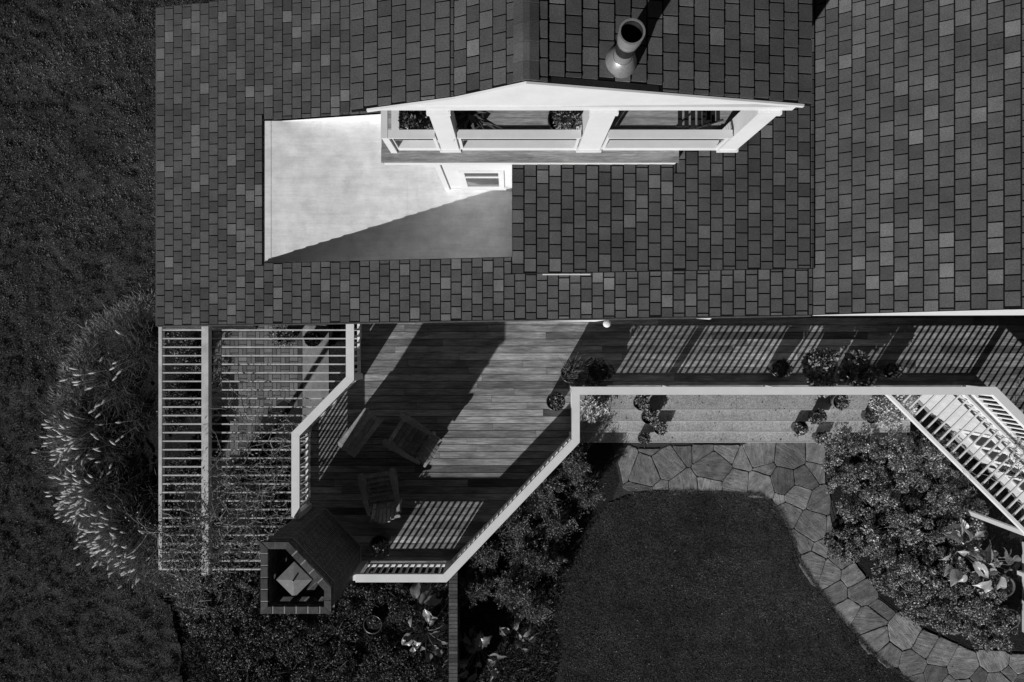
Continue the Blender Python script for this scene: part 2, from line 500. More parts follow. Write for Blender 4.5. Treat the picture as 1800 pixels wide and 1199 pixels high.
blades(X, Y, TURF_Z(X, Y, 0.014) - .004, rng.uniform(0.018, 0.045, len(X)), rng.uniform(0.008, 0.018, len(X)), rng.uniform(0.3, 1.2, len(X)), np.clip(grass_tone(X, Y) - .05, 0, 1),
       'lawn_grass', M['grass'], 'fine mown lawn grass inside the curved stone path', 'grass')

# ------------------------------------------------------------------ crazy paving path (every flag its own piece)
PZ = GZ + 0.035
PATH = [(1075, 779), (1449, 779), (1452, 850), (1470, 920), (1500, 988), (1546, 1050), (1622, 1108), (1704, 1143), (1850, 1152), (1850, 1290), (1680, 1290), (1600, 1199), (1524, 1141), (1482, 1091), (1441, 1040), (1405, 985), (1386, 931), (1363, 890), (1338, 869), (1250, 865), (1095, 869)]
PW = pxpoly(PATH, PZ)
path = sheet('stone_path', PW, GZ + 0.013, M['joint'], 'curving path of irregular stone flags beside the lawn', 'path')
def clip_half(poly, px, py, nx, ny):
    out = []
    n = len(poly)
    for i in range(n):
        a = poly[i]; b = poly[(i + 1) % n]
        da = (a[0] - px) * nx + (a[1] - py) * ny; db = (b[0] - px) * nx + (b[1] - py) * ny
        if da <= 0: out.append(a)
        if (da < 0 < db) or (db < 0 < da):
            t = da / (da - db); out.append((a[0] + (b[0] - a[0]) * t, a[1] + (b[1] - a[1]) * t))
    return out
def near_on_poly(poly, x, y):
    best = (1e9, 0, 0)
    for i in range(len(poly)):
        a = poly[i]; b = poly[(i + 1) % len(poly)]
        dx, dy = b[0] - a[0], b[1] - a[1]
        t = max(0, min(1, ((x - a[0]) * dx + (y - a[1]) * dy) / (dx * dx + dy * dy)))
        qx, qy = a[0] + dx * t, a[1] + dy * t
        d = math.hypot(x - qx, y - qy)
        if d < best[0]: best = (d, qx, qy)
    return best
r2 = random.Random(21)
seeds = []
xs = [p[0] for p in PW]; ys = [p[1] for p in PW]
for _ in range(9000):
    x, y = r2.uniform(min(xs), max(xs)), r2.uniform(min(ys), max(ys))
    if not inside(PW, x, y): continue
    if near_on_poly(PW, x, y)[0] < 0.13: continue
    dm = r2.choice([0.38, 0.5, 0.58, 0.66])
    if all((x - a) ** 2 + ((y - b) * 1.1) ** 2 > dm * dm for a, b in seeds): seeds.append((x, y))
outer = []
for x, y in seeds:
    d, qx, qy = near_on_poly(PW, x, y)
    if d < 0.75: outer.append((2 * qx - x, 2 * qy - y))
    for a in range(0, 360, 30):   # ring of ghost seeds just outside the border
        gx, gy = x + 0.6 * math.cos(math.radians(a)), y + 0.6 * math.sin(math.radians(a))
        if not inside(PW, gx, gy):
            dd, bx, by = near_on_poly(PW, gx, gy)
            if dd > 0.15 and all((gx - o[0]) ** 2 + (gy - o[1]) ** 2 > 0.1 for o in outer): outer.append((gx, gy))
alls = seeds + outer
WT = {p: r2.uniform(-0.07, 0.07) for p in seeds}
for x, y in seeds:
    cell = [(x - .62, y - .62), (x + .62, y - .62), (x + .62, y + .62), (x - .62, y + .62)]
    for a, b in alls:
        if (a, b) == (x, y): continue
        d = math.hypot(a - x, b - y)
        if d > 1.8: continue
        nx, ny = (a - x) / d, (b - y) / d
        wsh = (WT.get((x, y), 0) - WT.get((a, b), 0)) / (2 * d)
        off = 0.007 - wsh
        cell = clip_half(cell, (a + x) / 2 - nx * off, (b + y) / 2 - ny * off, nx, ny)
        if len(cell) < 3: break
    if len(cell) < 3: continue
    pts = []
    for i in range(len(cell)):
        a = cell[i]; b = cell[(i + 1) % len(cell)]
        L = math.hypot(b[0] - a[0], b[1] - a[1])
        if L < 0.03: pts.append(a); continue
        pts.append((a[0] * .93 + b[0] * .07, a[1] * .93 + b[1] * .07))
        for t in (0.35, 0.68):
            j = r2.uniform(-0.012, 0.008)
            nx, ny = (b[1] - a[1]) / L, -(b[0] - a[0]) / L
            pts.append((a[0] + (b[0] - a[0]) * t + nx * j, a[1] + (b[1] - a[1]) * t + ny * j))
        pts.append((a[0] * .07 + b[0] * .93, a[1] * .07 + b[1] * .93))
    n = len(pts); tl = [r2.uniform(-0.012, 0.012) for _ in range(2)]
    h = PZ + r2.uniform(-0.006, 0.008)
    vs = [(px, py, GZ + 0.004) for px, py in pts] + [(px, py, h - 0.008 + tl[0] * (px - x) + tl[1] * (py - y)) for px, py in pts] + \
         [(x + (px - x) * 0.965, y + (py - y) * 0.965, h + tl[0] * (px - x) + tl[1] * (py - y)) for px, py in pts]
    fs = [tuple(range(2 * n, 3 * n))]
    for i in range(n):
        j = (i + 1) % n
        fs += [(i, j, n + j, n + i), (n + i, n + j, 2 * n + j, 2 * n + i)]
    MB().add(vs, fs, min(1, max(0, r2.gauss(0.5, 0.24)))).build('flagstone', M['stone'], path)

# ------------------------------------------------------------------ garden steps
steps = thing('garden_steps', 'broad pale exposed aggregate steps below the deck railing', 'steps', (5.2, -1.5, GZ))
steps['kind'] = 'structure'
edges = [(0.4, -1.58, -2.30), (-1.58, -1.855, -2.45), (-1.855, -2.12, -2.60), (-2.12, -2.378, -2.75)]
cuts = [1.25, 5.13, 7.0, 9.25]
for i, (y1, y0, z) in enumerate(edges):
    c2 = [c + (0 if j in (0, 3) else (0.35 * (i % 2))) for j, c in enumerate(cuts)]
    for a, b in zip(c2[:-1], c2[1:]):
        s = MB().box(a + 0.002, b - 0.002, y0 + 0.022, y1 + 0.003, GZ - 0.05, z, rnd.random()).build('step_slab', M['aggregate'], steps)
        MB().box(a + 0.002, b - 0.002, y0, y0 + 0.0215, GZ - 0.05, z + 0.004, rnd.random()).build('nosing', M['nosing'], s)

# ------------------------------------------------------------------ paved yard under the left pergola
yard = sheet('paved_yard', [(-7.05, 0.9), (-7.05, -0.95), (-6.55, -0.75), (-6.4, -1.35), (-6.8, -2.7), (-6.3, -2.7), (-5.85, -1.75), (-5.4, -1.4), (-4.95, -1.6), (-4.95, 0.9)], GZ + 0.012, M['paverjoint'], 'small block paving seen through the left pergola slats', 'paving')
YP = [(-7.05, 0.9), (-7.05, -0.95), (-6.55, -0.75), (-6.4, -1.35), (-6.8, -2.7), (-6.3, -2.7), (-5.85, -1.75), (-5.4, -1.4), (-4.95, -1.6), (-4.95, 0.9)]  # outline follows the sunlit band; dark soil beyond stands in for shadow
mod = 0.2; cnt = 0
ix = 0
for i in range(11):
    for j in range(18):
        x = -7.05 + i * mod; y = 0.62 - j * mod
        for k2 in range(2):
            if (i + j) % 2: x0, x1, y0, y1 = x, x + mod, y + k2 * mod / 2, y + (k2 + 1) * mod / 2
            else: x0, x1, y0, y1 = x + k2 * mod / 2, x + (k2 + 1) * mod / 2, y, y + mod
            if inside(YP, (x0 + x1) / 2, (y0 + y1) / 2) and cnt < 298:
                g = 0.006
                MB().box(x0 + g, x1 - g, y0 + g, y1 - g, GZ, GZ + 0.02 + rnd.uniform(0, .004), min(1, max(0, rnd.gauss(.5, .2)))).build('paver', M['paver'], yard)
                cnt += 1
struct('concrete_path', MB().box(-4.94, -4.32, -2.2, 0.9, GZ, GZ + 0.022), M['concrete'], 'pale concrete strip beside the block paving under the pergola', 'path')  # concrete band, its extent cut to the sunlit strip

# ------------------------------------------------------------------ house
house = thing('house', 'shingle roofed house with a gabled upper balcony', 'house', (0, 3, GZ))
def zA(x): return 3.17 + 0.231 * x
def zB(x): return zA(4.43) + 0.9 * (x - 4.43)
def zC(x): return 4.215 + 0.008 * x
def rakeA(x): return 0.335 + 0.0102 * x
def rakeC(x): return 0.985 + 0.017 * x
NORTH = 5.94
SH_SINGLE = []      # (projected area, MB)
def shingles(x_lo, z_lo, x_hi, z_hi, yfun0, y1, holes, e, t, seed, ycull=None, light=0.1):
    """tabs from the low edge to the high edge of one roof plane"""
    r = random.Random(seed)
    dx, dz = x_hi - x_lo, z_hi - z_lo
    L = math.hypot(dx, dz); sx, sz = dx / L, dz / L
    nx, nz = -sz, sx
    if nz < 0: nx, nz = -nx, -nz
    ncourse = int(math.ceil(L / e))
    for c in range(ncourse):
        s0 = c * e; s1 = min(L, s0 + e)
        if s1 - s0 < 0.04: continue
        xa, xb = x_lo + sx * s0, x_lo + sx * s1
        lo, hi = min(xa, xb), max(xa, xb)
        y0 = yfun0((xa + xb) / 2)
        yy = y0 - (t * (0.5 * (c % 2) + 0.13 * math.sin(c * 0.7)) + 0.3 * t) % t
        band = 0.0
        while yy < y1:
            ya, yb = max(yy, y0), min(yy + t, y1)
            yy += t
            if yb - ya < 0.02: continue
            q = r.random()
            tone = min(1, max(0.02, r.gauss(0.27, 0.05)))
            if q < light: tone = r.uniform(0.42, 0.66)
            elif q < light + 0.07: tone = r.uniform(0.12, 0.19)
            rects = [(lo, hi, ya + 0.010, yb - 0.010)]
            for (hx0, hx1, hy0, hy1) in holes:
                nr = []
                for (a, b, cc, d) in rects:
                    if b <= hx0 or a >= hx1 or d <= hy0 or cc >= hy1: nr.append((a, b, cc, d)); continue
                    if a < hx0: nr.append((a, hx0, cc, d))
                    if b > hx1: nr.append((hx1, b, cc, d))
                    a2, b2 = max(a, hx0), min(b, hx1)
                    if cc < hy0: nr.append((a2, b2, cc, hy0))
                    if d > hy1: nr.append((a2, b2, hy1, d))
                rects = nr
            for (a, b, cc, d) in rects:
                if b - a < 0.025 or d - cc < 0.015: continue
                ta = (a - x_lo) / sx; tb = (b - x_lo) / sx
                if ta > tb: ta, tb = tb, ta
                ta += 0.006; tb -= 0.016
                j = r.uniform(-0.0015, 0.0015); w1, w2 = r.uniform(-.002, .002), r.uniform(-.002, .002)
                h_lo, h_hi = 0.024 + j, 0.010 + j
                def pt(s, y, h): return (x_lo + sx * s + nx * h, y, z_lo + sz * s + nz * h)
                bot = [pt(ta, cc, 0.0005), pt(tb, cc, 0.0005), pt(tb, d, 0.0005), pt(ta, d, 0.0005)]
                top = [pt(ta + w1, cc, h_lo), pt(tb, cc, h_hi), pt(tb, d, h_hi), pt(ta + w2, d, h_lo)]
                if sx < 0: bot, top = bot[::-1], top[::-1]
                cx, cy, cz = [sum(p[i] for p in top) / 4 for i in range(3)]
                s = SC(cz); u = 900 + cx * s; v = 599.5 - cy * s
                vis = -20 < u < 1820 and -20 < v < 1219
                pa = sum(((top[i][0] * SC(top[i][2])) * (top[(i + 1) % 4][1] * SC(top[(i + 1) % 4][2])) - (top[(i + 1) % 4][0] * SC(top[(i + 1) % 4][2])) * (top[i][1] * SC(top[i][2]))) for i in range(4)) / 2
                SH_SINGLE.append((abs(pa) if vis else 0.0, bot, top, tone))

COURT = (-4.29, 0.0, 1.335, 3.80)
XL = -6.33
shingles(XL, zA(XL), 4.43, zA(4.43), rakeA, NORTH, [COURT, (0.0, 4.45, 1.10, 9.0), (-1.7, 0.0, 4.6, 9)], 0.177, 0.2, 1)
shingles(4.43, zB(4.43), 7.6, zB(7.6), rakeA, NORTH, [], 0.187, 0.2, 2, light=0.12)
shingles(0.0, zC(0.0), 4.43, zC(4.43), rakeC, NORTH, [(-2, 2.41, 2.60, 9), (-2, 3.0, 2.9, 9)], 0.182, 0.2, 3)
# upper gable roof
GY0 = 2.75
GL = (-1.92, 6.39); GK = (-0.64, 6.94); GA = (0.15, 7.47); GR = (3.48, 6.64)
shingles(GL[0], GL[1], GK[0], GK[1], lambda x: GY0, NORTH, [], 0.192, 0.188, 4, light=0.06)
shingles(GK[0], GK[1], GA[0], GA[1], lambda x: GY0, NORTH, [], 0.178, 0.188, 5, light=0.06)
shingles(GR[0], GR[1], GA[0], GA[1], lambda x: GY0 + (0.07 if 0.35 < x < 1.62 else 0), NORTH, [], 0.188, 0.203, 6, light=0.06)

# roof decks (dark underlay boards the shingles lie on) and the shingle parts
roof = MB()
def slab(mb, x0, z0, x1, z1, ya0, ya1, yb, th=0.1):
    """roof deck between (x0,z0) and (x1,z1); south edge ya0 at x0 and ya1 at x1"""
    mb.hexa([(x0, ya0, z0 - th), (x1, ya1, z1 - th), (x1, yb, z1 - th), (x0, yb, z0 - th)],
            [(x0, ya0, z0), (x1, ya1, z1), (x1, yb, z1), (x0, yb, z0)])
slab(roof, XL, zA(XL), -4.29, zA(-4.29), rakeA(XL), rakeA(-4.29), NORTH)
slab(roof, -4.29, zA(-4.29), 0, zA(0), rakeA(-4.29), rakeA(0), 1.335)
slab(roof, -4.29, zA(-4.29), 0, zA(0), 3.80, 3.80, NORTH)
slab(roof, 0, zA(0), 4.43, zA(4.43), rakeA(0), rakeA(4.43), 1.30)
slab(roof, 4.43, zB(4.43), 7.6, zB(7.6), rakeA(4.43), rakeA(7.6), NORTH)
slab(roof, 7.6, zB(7.6), 11.2, zB(7.6) - 3.2, rakeA(7.6), rakeA(7.6), NORTH)
main_roof = roof.build('main_roof', M['underlay'], house)
dr = MB(); slab(dr, 0, zC(0), 4.428, zC(4.43), rakeC(0), rakeC(4.43), NORTH, 0.06)
dormer_roof = dr.build('dormer_roof', M['underlay'], house)
gr = MB()
slab(gr, GL[0], GL[1], GK[0], GK[1], GY0, GY0, NORTH, 0.07)
slab(gr, GK[0], GK[1], GA[0], GA[1], GY0, GY0, NORTH, 0.07)
slab(gr, GA[0], GA[1], GR[0], GR[1], GY0, GY0, NORTH, 0.07)
gable_roof = gr.build('gable_roof', M['underlay'], house)
SH_SINGLE.sort(key=lambda a: -a[0])
rest = MB()
for i, (pa, bot, top, tone) in enumerate(SH_SINGLE):
    if i < 300:
        par = gable_roof if top[0][2] > 6.2 else main_roof
        MB().hexa(bot, top, tone).build('shingle', M['shingle'], par)
    else:
        rest.hexa(bot, top, tone)
o = rest.build('shingle_courses', M['shingle'], house); tag(o, kind='stuff')
# ridge caps
ncap = 15
for i in range(ncap):
    y0 = GY0 + 0.01 + i * 0.205; y1 = y0 + 0.2
    h0, h1 = 0.032, 0.024
    w = 0.135
    cl_ = (GA[0] - w, GA[1] - w * 0.67); cr_ = (GA[0] + w, GA[1] - w * 0.25)
    mid = [(GA[0] - 0.035, GA[1] - 0.012), (GA[0] + 0.035, GA[1] - 0.004)]
    prof = [cl_] + mid + [cr_]
    vs = []
    for y, h in ((y0, h0), (y1, h1)):
        vs += [(x, y, z + h) for x, z in prof] + [(x, y, z + 0.006) for x, z in prof]
    fs = [(0, 1, 9, 8), (1, 2, 10, 9), (2, 3, 11, 10), (0, 4, 5, 1), (1, 5, 6, 2), (2, 6, 7, 3), (4, 0, 8, 12), (3, 7, 15, 11)]
    MB().add(vs, fs, rnd.uniform(0.2, 0.4)).build('ridge_cap', M['shingle'], gable_roof)

# dark strip along the right rake where the shingles stop short, pale rake edge boards
fl = MB(); fl.add([(0.42, GY0 + 0.004, GA[1] - 0.249 * 0.27 + 0.006), (1.62, GY0 + 0.004, GA[1] - 0.249 * 1.47 + 0.006), (1.62, GY0 + 0.07, GA[1] - 0.249 * 1.47 + 0.006), (0.42, GY0 + 0.07, GA[1] - 0.249 * 0.27 + 0.006)], [(0, 1, 2, 3)])
fl.build('dark_sheet', M['dark_sheet'], house)
rk = MB()
def rake(mb, a, b, y, h, up=0.004, th=0.025):
    mb.hexa([(a[0], y - th, a[1] - h), (b[0], y - th, b[1] - h), (b[0], y, b[1] - h), (a[0], y, a[1] - h)],
            [(a[0], y - th, a[1] + up), (b[0], y - th, b[1] + up), (b[0], y, b[1] + up), (a[0], y, a[1] + up)])
for a, b in (((-1.72, 6.476), GK), (GK, GA), (GA, (GR[0] - 0.09, GR[1] + 0.022))):
    k3 = MB(); rake(k3, a, b, GY0 - 0.002, 0.06); k3.build('rake_board', M['white'], house)
# white gable face, tie beam
gb = MB()
gy = GY0 + 0.03
pts = [(-1.72, 6.40), (-1.60, 6.47), GK, GA, (3.25, 6.64), (3.42, 6.60)]
poly = [(-1.60, 6.40)] + [(-1.55, 6.55), (GK[0], GK[1] - 0.07), (GA[0], GA[1] - 0.07), (3.30, 6.60), (3.34, 6.575)]
vs = [(x, gy, z) for x, z in poly] + [(x, gy + 0.06, z) for x, z in poly]
n = len(poly)
gb.add(vs, [tuple(range(n)), tuple(range(2 * n - 1, n - 1, -1))] + [(i, (i + 1) % n, n + (i + 1) % n, n + i) for i in range(n)])
gb.build('gable_panel', M['white'], house)
MB().box(-1.62, 3.36, gy - 0.012, gy + 0.08, 6.34, 6.475).build('tie_beam', M['white'], house)
# columns
BF = 4.40
for cx, w in ((-0.885, 0.25), (1.105, 0.31), (3.10, 0.25)):
    c = MB().box(cx - w / 2, cx + w / 2, 2.745, 2.745 + w, BF, 6.338).build('column', M['white'], house)
    MB().box(cx - w / 2 - 0.025, cx + w / 2 + 0.025, 2.72, 2.72 + w + 0.05, BF + 0.001, BF + 0.07).build('column_base', M['white'], c)
    MB().box(cx - w / 2 - 0.02, cx + w / 2 + 0.02, 2.725, 2.725 + w + 0.04, 6.25, 6.335).build('column_cap', M['white'], c)
# balcony floor
bf = MB().box(-1.88, 2.40, 2.60, 4.70, BF - 0.17, BF - 0.032).box(2.402, 3.30, 2.79, 4.70, BF - 0.17, BF - 0.032).build('balcony_floor', M['fascia'], house)
MB().box(-1.89, 2.41, 2.578, 2.786, BF - 0.025, BF, 0.6).build('ledge_board', M['ledge'], bf)
for i in range(13):
    y0 = 2.79 + i * 0.146
    MB().box(-1.885, 3.30, y0, y0 + 0.141, BF - 0.03, BF - 0.003, rnd.uniform(0.3, 0.9)).build('floor_board', M['ledge'], bf)
MB().box(-1.86, 2.38, 2.586, 2.598, BF - 0.2, BF - 0.03).build('fascia_board', M['white'], bf)
# balcony railing
br = thing('balcony_railing', 'white balcony railing with a broad flat cap between the columns', 'railing', (0, 2.77, BF))
CZ = 5.25
def bal_panel(x0, x1):
    MB().box(x0, x1, 2.712, 2.826, CZ - 0.035, CZ).build('cap_rail', M['white'], br)
    MB().box(x0, x1, 2.752, 2.865, BF + 0.001, BF + 0.15).build('kerb', M['white'], br)
    for za in (4.95, 5.05, 5.15):
        MB().tube([(x0, 2.765, za), (x1, 2.765, za)], 0.006, 6).build('wire', M['steel'], br)
    for xx in (x0 + 0.02, x1 - 0.02):
        MB().box(xx - 0.02, xx + 0.02, 2.752, 2.778, BF + 0.151, CZ - 0.036).build('cleat', M['white'], br)
bal_panel(-1.66, -1.035); bal_panel(-0.735, 0.925); bal_panel(1.285, 2.95)
MB().box(-1.745, -1.655, 2.715, 2.80, BF, CZ - 0.036).build('post', M['white'], br)
MB().box(-1.755, -1.665, 2.712, 4.60, CZ - 0.0345, CZ + 0.001).build('cap_rail', M['white'], br)
MB().box(-1.72, -1.61, 2.87, 4.60, BF + 0.001, BF + 0.15).build('kerb', M['white'], br)
for za in (4.95, 5.05, 5.15):
    MB().tube([(-1.71, 2.81, za), (-1.71, 4.6, za)], 0.006, 6).build('wire', M['steel'], br)
# recessed white flat roof
FZ = 2.15
MB().box(-4.29, 0.06, 1.335, 3.80, FZ - 0.1, FZ).build('flat_roof', M['membrane'], house)
MB().box(-4.285, -4.16, 1.337, 3.798, FZ + 0.001, FZ + 0.006).build('upstand', M['membrane'], house)
for sx_ in (-1.83, -1.66):
    MB().box(sx_, sx_ + 0.02, 1.34, 3.79, FZ + 0.0005, FZ + 0.0025).build('membrane_seam', M['membrane'], house)
def wall_poly(mb, poly, y0, y1):
    n = len(poly)
    vs = [(x, y0, z) for x, z in poly] + [(x, y1, z) for x, z in poly]
    mb.add(vs, [tuple(range(n)), tuple(range(2 * n - 1, n - 1, -1))] + [(i, n + i, n + (i + 1) % n, (i + 1) % n) for i in range(n)])
w = MB(); wall_poly(w, [(-4.28, FZ), (-1.09, FZ), (-1.09, zA(-1.09)), (-4.28, zA(-4.28))], 3.80, 3.86)
w.build('parapet_wall', M['white'], house)
w = MB(); wall_poly(w, [(-4.28, FZ - .05), (0, FZ - .05), (0, zA(0) - 0.005), (-4.28, zA(-4.28) - 0.005)], 1.29, 1.333)
w.build('parapet_wall', M['membrane'], house)
for xa, xb, mat_ in ((-4.2, 0, 'dark_sheet'),):
    ld = MB(); ld.hexa([(xa, 1.335, zA(xa) - 0.02), (xb, 1.335, zA(xb) - 0.02), (xb, 1.345, zA(xb) - 0.02), (xa, 1.345, zA(xa) - 0.02)],
                       [(xa, 1.335, zA(xa) + 0.006), (xb, 1.335, zA(xb) + 0.006), (xb, 1.345, zA(xb) + 0.006), (xa, 1.345, zA(xa) + 0.006)])
    ld.build('drip_edge', M['dark_sheet'], house)
# dormer walls
MB().box(0.02, 0.10, 1.16, 2.60, FZ - 0.05, zC(0) - 0.065).build('dormer_wall', M['white'], house)
w = MB(); wall_poly(w, [(0.101, zA(0.1) + 0.003), (4.0, zA(4.0) + 0.003), (4.0, zC(4) - 0.065), (0.101, zC(0) - 0.065)], 1.16, 1.24)
w.build('dormer_wall', M['white'], house)
MB().box(0.45, 1.15, 0.972, 0.984, zC(.8) - 0.06, zC(.8) - 0.004).build('eave_trim', M['white'], house)
# bay wall with window under the balcony
MB().box(-1.12, 0.018, 2.63, 2.72, FZ + 0.001, BF - 0.205).box(-1.12, -1.04, 2.7205, 3.799, FZ + 0.001, BF - 0.205).build('bay_wall', M['white'], house)
MB().box(-1.15, -1.07, 2.60, 2.628, FZ + 0.002, BF - 0.205).build('corner_board', M['white'], house)
MB().box(-1.06, 0.015, 2.612, 2.628, FZ + 0.001, FZ + 0.05).build('skirting', M['white'], house)
wx0, wx1, wz0, wz1 = -0.83, -0.13, 2.33, 3.62
win = MB().box(wx0, wx1, 2.604, 2.6285, wz0, wz0 + 0.09).build('window', M['white'], house)
MB().box(wx0, wx0 + 0.085, 2.606, 2.6285, wz0 + 0.09, wz1 - 0.09).build('frame', M['white'], win)
MB().box(wx1 - 0.085, wx1, 2.606, 2.6285, wz0 + 0.09, wz1 - 0.09).build('frame', M['white'], win)
MB().box(wx0, wx1, 2.606, 2.6285, wz1 - 0.09, wz1).build('frame', M['white'], win)
MB().box(wx0 - 0.03, wx1 + 0.03, 2.575, 2.6275, wz0 - 0.04, wz0 - 0.002).build('sill', M['white'], win)
MB().box(wx0 + 0.0855, wx1 - 0.0855, 2.608, 2.628, 3.14, 3.22).build('glazing_bar', M['white'], win)
MB().box(wx0 + 0.086, wx1 - 0.086, 2.62, 2.6286, wz0 + 0.0905, 3.1395).build('pane', M['glass'], win)
MB().box(wx0 + 0.086, wx1 - 0.086, 2.62, 2.6286, 3.2205, wz1 - 0.0905).build('pane', M['glass'], win)
# room behind the balcony
MB().box(-1.5, 3.2, 4.62, 5.8, BF - 0.1, 6.55).build('upper_wall', M['fascia'], house)
d = MB().box(0.2, 2.0, 4.585, 4.618, BF, 6.3).build('balcony_door', M['white'], house)
for xx in (0.28, 0.86, 1.44):
    MB().box(xx, xx + 0.5, 4.575, 4.584, BF + 0.1, 6.2).build('pane', M['glass'], d)
# outer walls of the main house
w = MB(); wall_poly(w, [(-6.0, GZ), (7.4, GZ), (7.4, zB(7.4) - 0.11), (4.43, zA(4.43) - 0.11), (-6.0, zA(-6.0) - 0.11)], 0.62, 0.78)
w.build('south_wall', M['fascia'], house)
w = MB(); wall_poly(w, [(-6.0, GZ), (7.4, GZ), (7.4, zB(7.4) - 0.11), (4.43, zA(4.43) - 0.11), (-6.0, zA(-6.0) - 0.11)], 5.6, 5.75)
w.build('north_wall', M['white'], house)
MB().box(-6.0, -5.86, 0.781, 5.599, GZ, zA(-6.0) - 0.105).build('west_wall', M['white'], house)
MB().box(7.25, 7.4, 0.781, 5.599, GZ, 5.0).build('east_wall', M['white'], house)
def glazed(x0, x1, z0, z1, name):
    f = MB().box(x0, x1, 0.585, 0.6185, z0, z0 + 0.08).build(name, M['white'], house)
    MB().box(x0, x0 + 0.08, 0.585, 0.6185, z0 + 0.08, z1).build('frame', M['white'], f)
    MB().box(x1 - 0.08, x1, 0.585, 0.6185, z0 + 0.08, z1).build('frame', M['white'], f)
    MB().box(x0 + 0.081, x1 - 0.081, 0.585, 0.6185, z1 - 0.08, z1).build('frame', M['white'], f)
    MB().box(x0 + 0.081, x1 - 0.081, 0.605, 0.619, z0 + 0.081, z1 - 0.081).build('pane', M['glass'], f)
glazed(-0.1, 1.8, 0.002, 2.15, 'glazed_door'); glazed(2.9, 4.4, 0.5, 2.0, 'window'); glazed(5.4, 6.9, 0.5, 2.0, 'window'); glazed(-2.8, -1.2, 0.6, 2.0, 'window')
# white hood over the door, sill further along, window ledge low on the left
dh = MB(); y = 0.33
dh.hexa([(-0.15, 0.352, 2.25), (1.42, 0.332, 2.25), (1.42, 0.62, 2.25), (-0.15, 0.62, 2.25)], [(-0.15, 0.352, 2.3), (1.62, 0.36, 2.3), (1.62, 0.62, 2.3), (-0.15, 0.62, 2.3)])
dh.build('door_hood', M['white'], house)
MB().hexa([(2.92, 0.40, 2.2), (3.4, 0.37, 2.2), (3.4, 0.62, 2.2), (2.92, 0.62, 2.2)], [(2.92, 0.385, 2.25), (3.45, 0.405, 2.25), (3.45, 0.62, 2.25), (2.92, 0.62, 2.25)]).build('window_hood', M['white'], house)
MB().hexa([(-5.5, 0.36, -1.3), (-4.0, 0.33, -1.3), (-4.0, 0.62, -1.3), (-5.5, 0.62, -1.3)], [(-5.3, 0.34, -1.22), (-4.0, 0.335, -1.22), (-4.0, 0.62, -1.22), (-5.5, 0.62, -1.22)]).build('window_ledge', M['white'], house)
# white gable board under the right roof plane, eave boards
w = MB(); wall_poly(w, [(4.43, zA(4.43) - 0.03), (7.6, zA(4.43) + 0.22), (7.6, zB(7.6) - 0.003), (4.43, zA(4.43) - 0.003)], 0.372, 0.395)
w.build('gable_board', M['white'], house)
MB().box(4.43, 7.4, 0.396, 0.62, 4.02, 4.05).build('soffit', M['white'], house)
MB().box(XL - 0.025, XL - 0.002, rakeA(XL), NORTH, zA(XL) - 0.15, zA(XL) - 0.005).build('fascia_board', M['fascia'], house)
e = MB(); e.hexa([(XL, rakeA(XL) - 0.02, zA(XL) - 0.14), (4.40, rakeA(4.4) - 0.02, zA(4.4) - 0.14), (4.40, rakeA(4.4) - 0.001, zA(4.4) - 0.14), (XL, rakeA(XL) - 0.001, zA(XL) - 0.14)],
                 [(XL, rakeA(XL) - 0.02, zA(XL) - 0.012), (4.40, rakeA(4.4) - 0.02, zA(4.4) - 0.012), (4.40, rakeA(4.4) - 0.001, zA(4.4) - 0.012), (XL, rakeA(XL) - 0.001, zA(XL) - 0.012)])
e.build('rake_fascia', M['fascia'], house)

# flue pipe on the right slope of the gable roof
FX, FY = 1.18, 3.04
fz = GA[1] - 0.249 * (FX - GA[0])
flue = thing('flue_pipe', 'shiny steel flue pipe with conical base on the roof', 'flue', (FX, FY, fz))
for nm_, prof_ in (('skirt', [(0.178, -0.06), (0.178, 0.02), (0.168, 0.05)]), ('base_cone', [(0.168, 0.051), (0.165, 0.075), (0.112, 0.20), (0.104, 0.205)]),
                  ('pipe', [(0.10, 0.19), (0.10, 0.66)]), ('collar', [(0.101, 0.60), (0.114, 0.605), (0.114, 0.665), (0.108, 0.67)]),
                  ('rim', [(0.109, 0.671), (0.122, 0.69), (0.126, 0.72), (0.126, 0.84), (0.131, 0.85), (0.131, 0.865), (0.112, 0.866), (0.108, 0.84)]), ('inner_sleeve', [(0.107, 0.86), (0.107, 0.4)])):
    MB().lathe(prof_, (FX, FY, fz), 40).build(nm_, M['dark_sheet'] if nm_ == 'inner_sleeve' else M['lit_steel'] if nm_ in ('skirt', 'base_cone') else M['steel'], flue, nm_ != 'rim')
MB().lathe([(0.0, 0.42), (0.104, 0.42)], (FX, FY, fz), 24).build('inner_baffle', M['dark_sheet'], flue)

# wall lamp
lx, ly, lz = P(1067, 569, 1.9)
lamp = thing('wall_lamp', 'round white wall lamp under the roof edge above the deck', 'lamp', (lx, ly, lz))
MB().lathe([(0.0, -0.12), (0.045, -0.11), (0.065, -0.06), (0.068, -0.01), (0.055, 0.02), (0.03, 0.028), (0.0, 0.03)], (lx, ly, lz), 20).build('globe', M['lampglass'], lamp, True)
MB().tube([(lx, ly, lz - 0.1), (lx, ly + 0.12, lz - 0.16), (lx, 0.62, lz - 0.16)], 0.012, 8).build('bracket', M['white'], lamp)

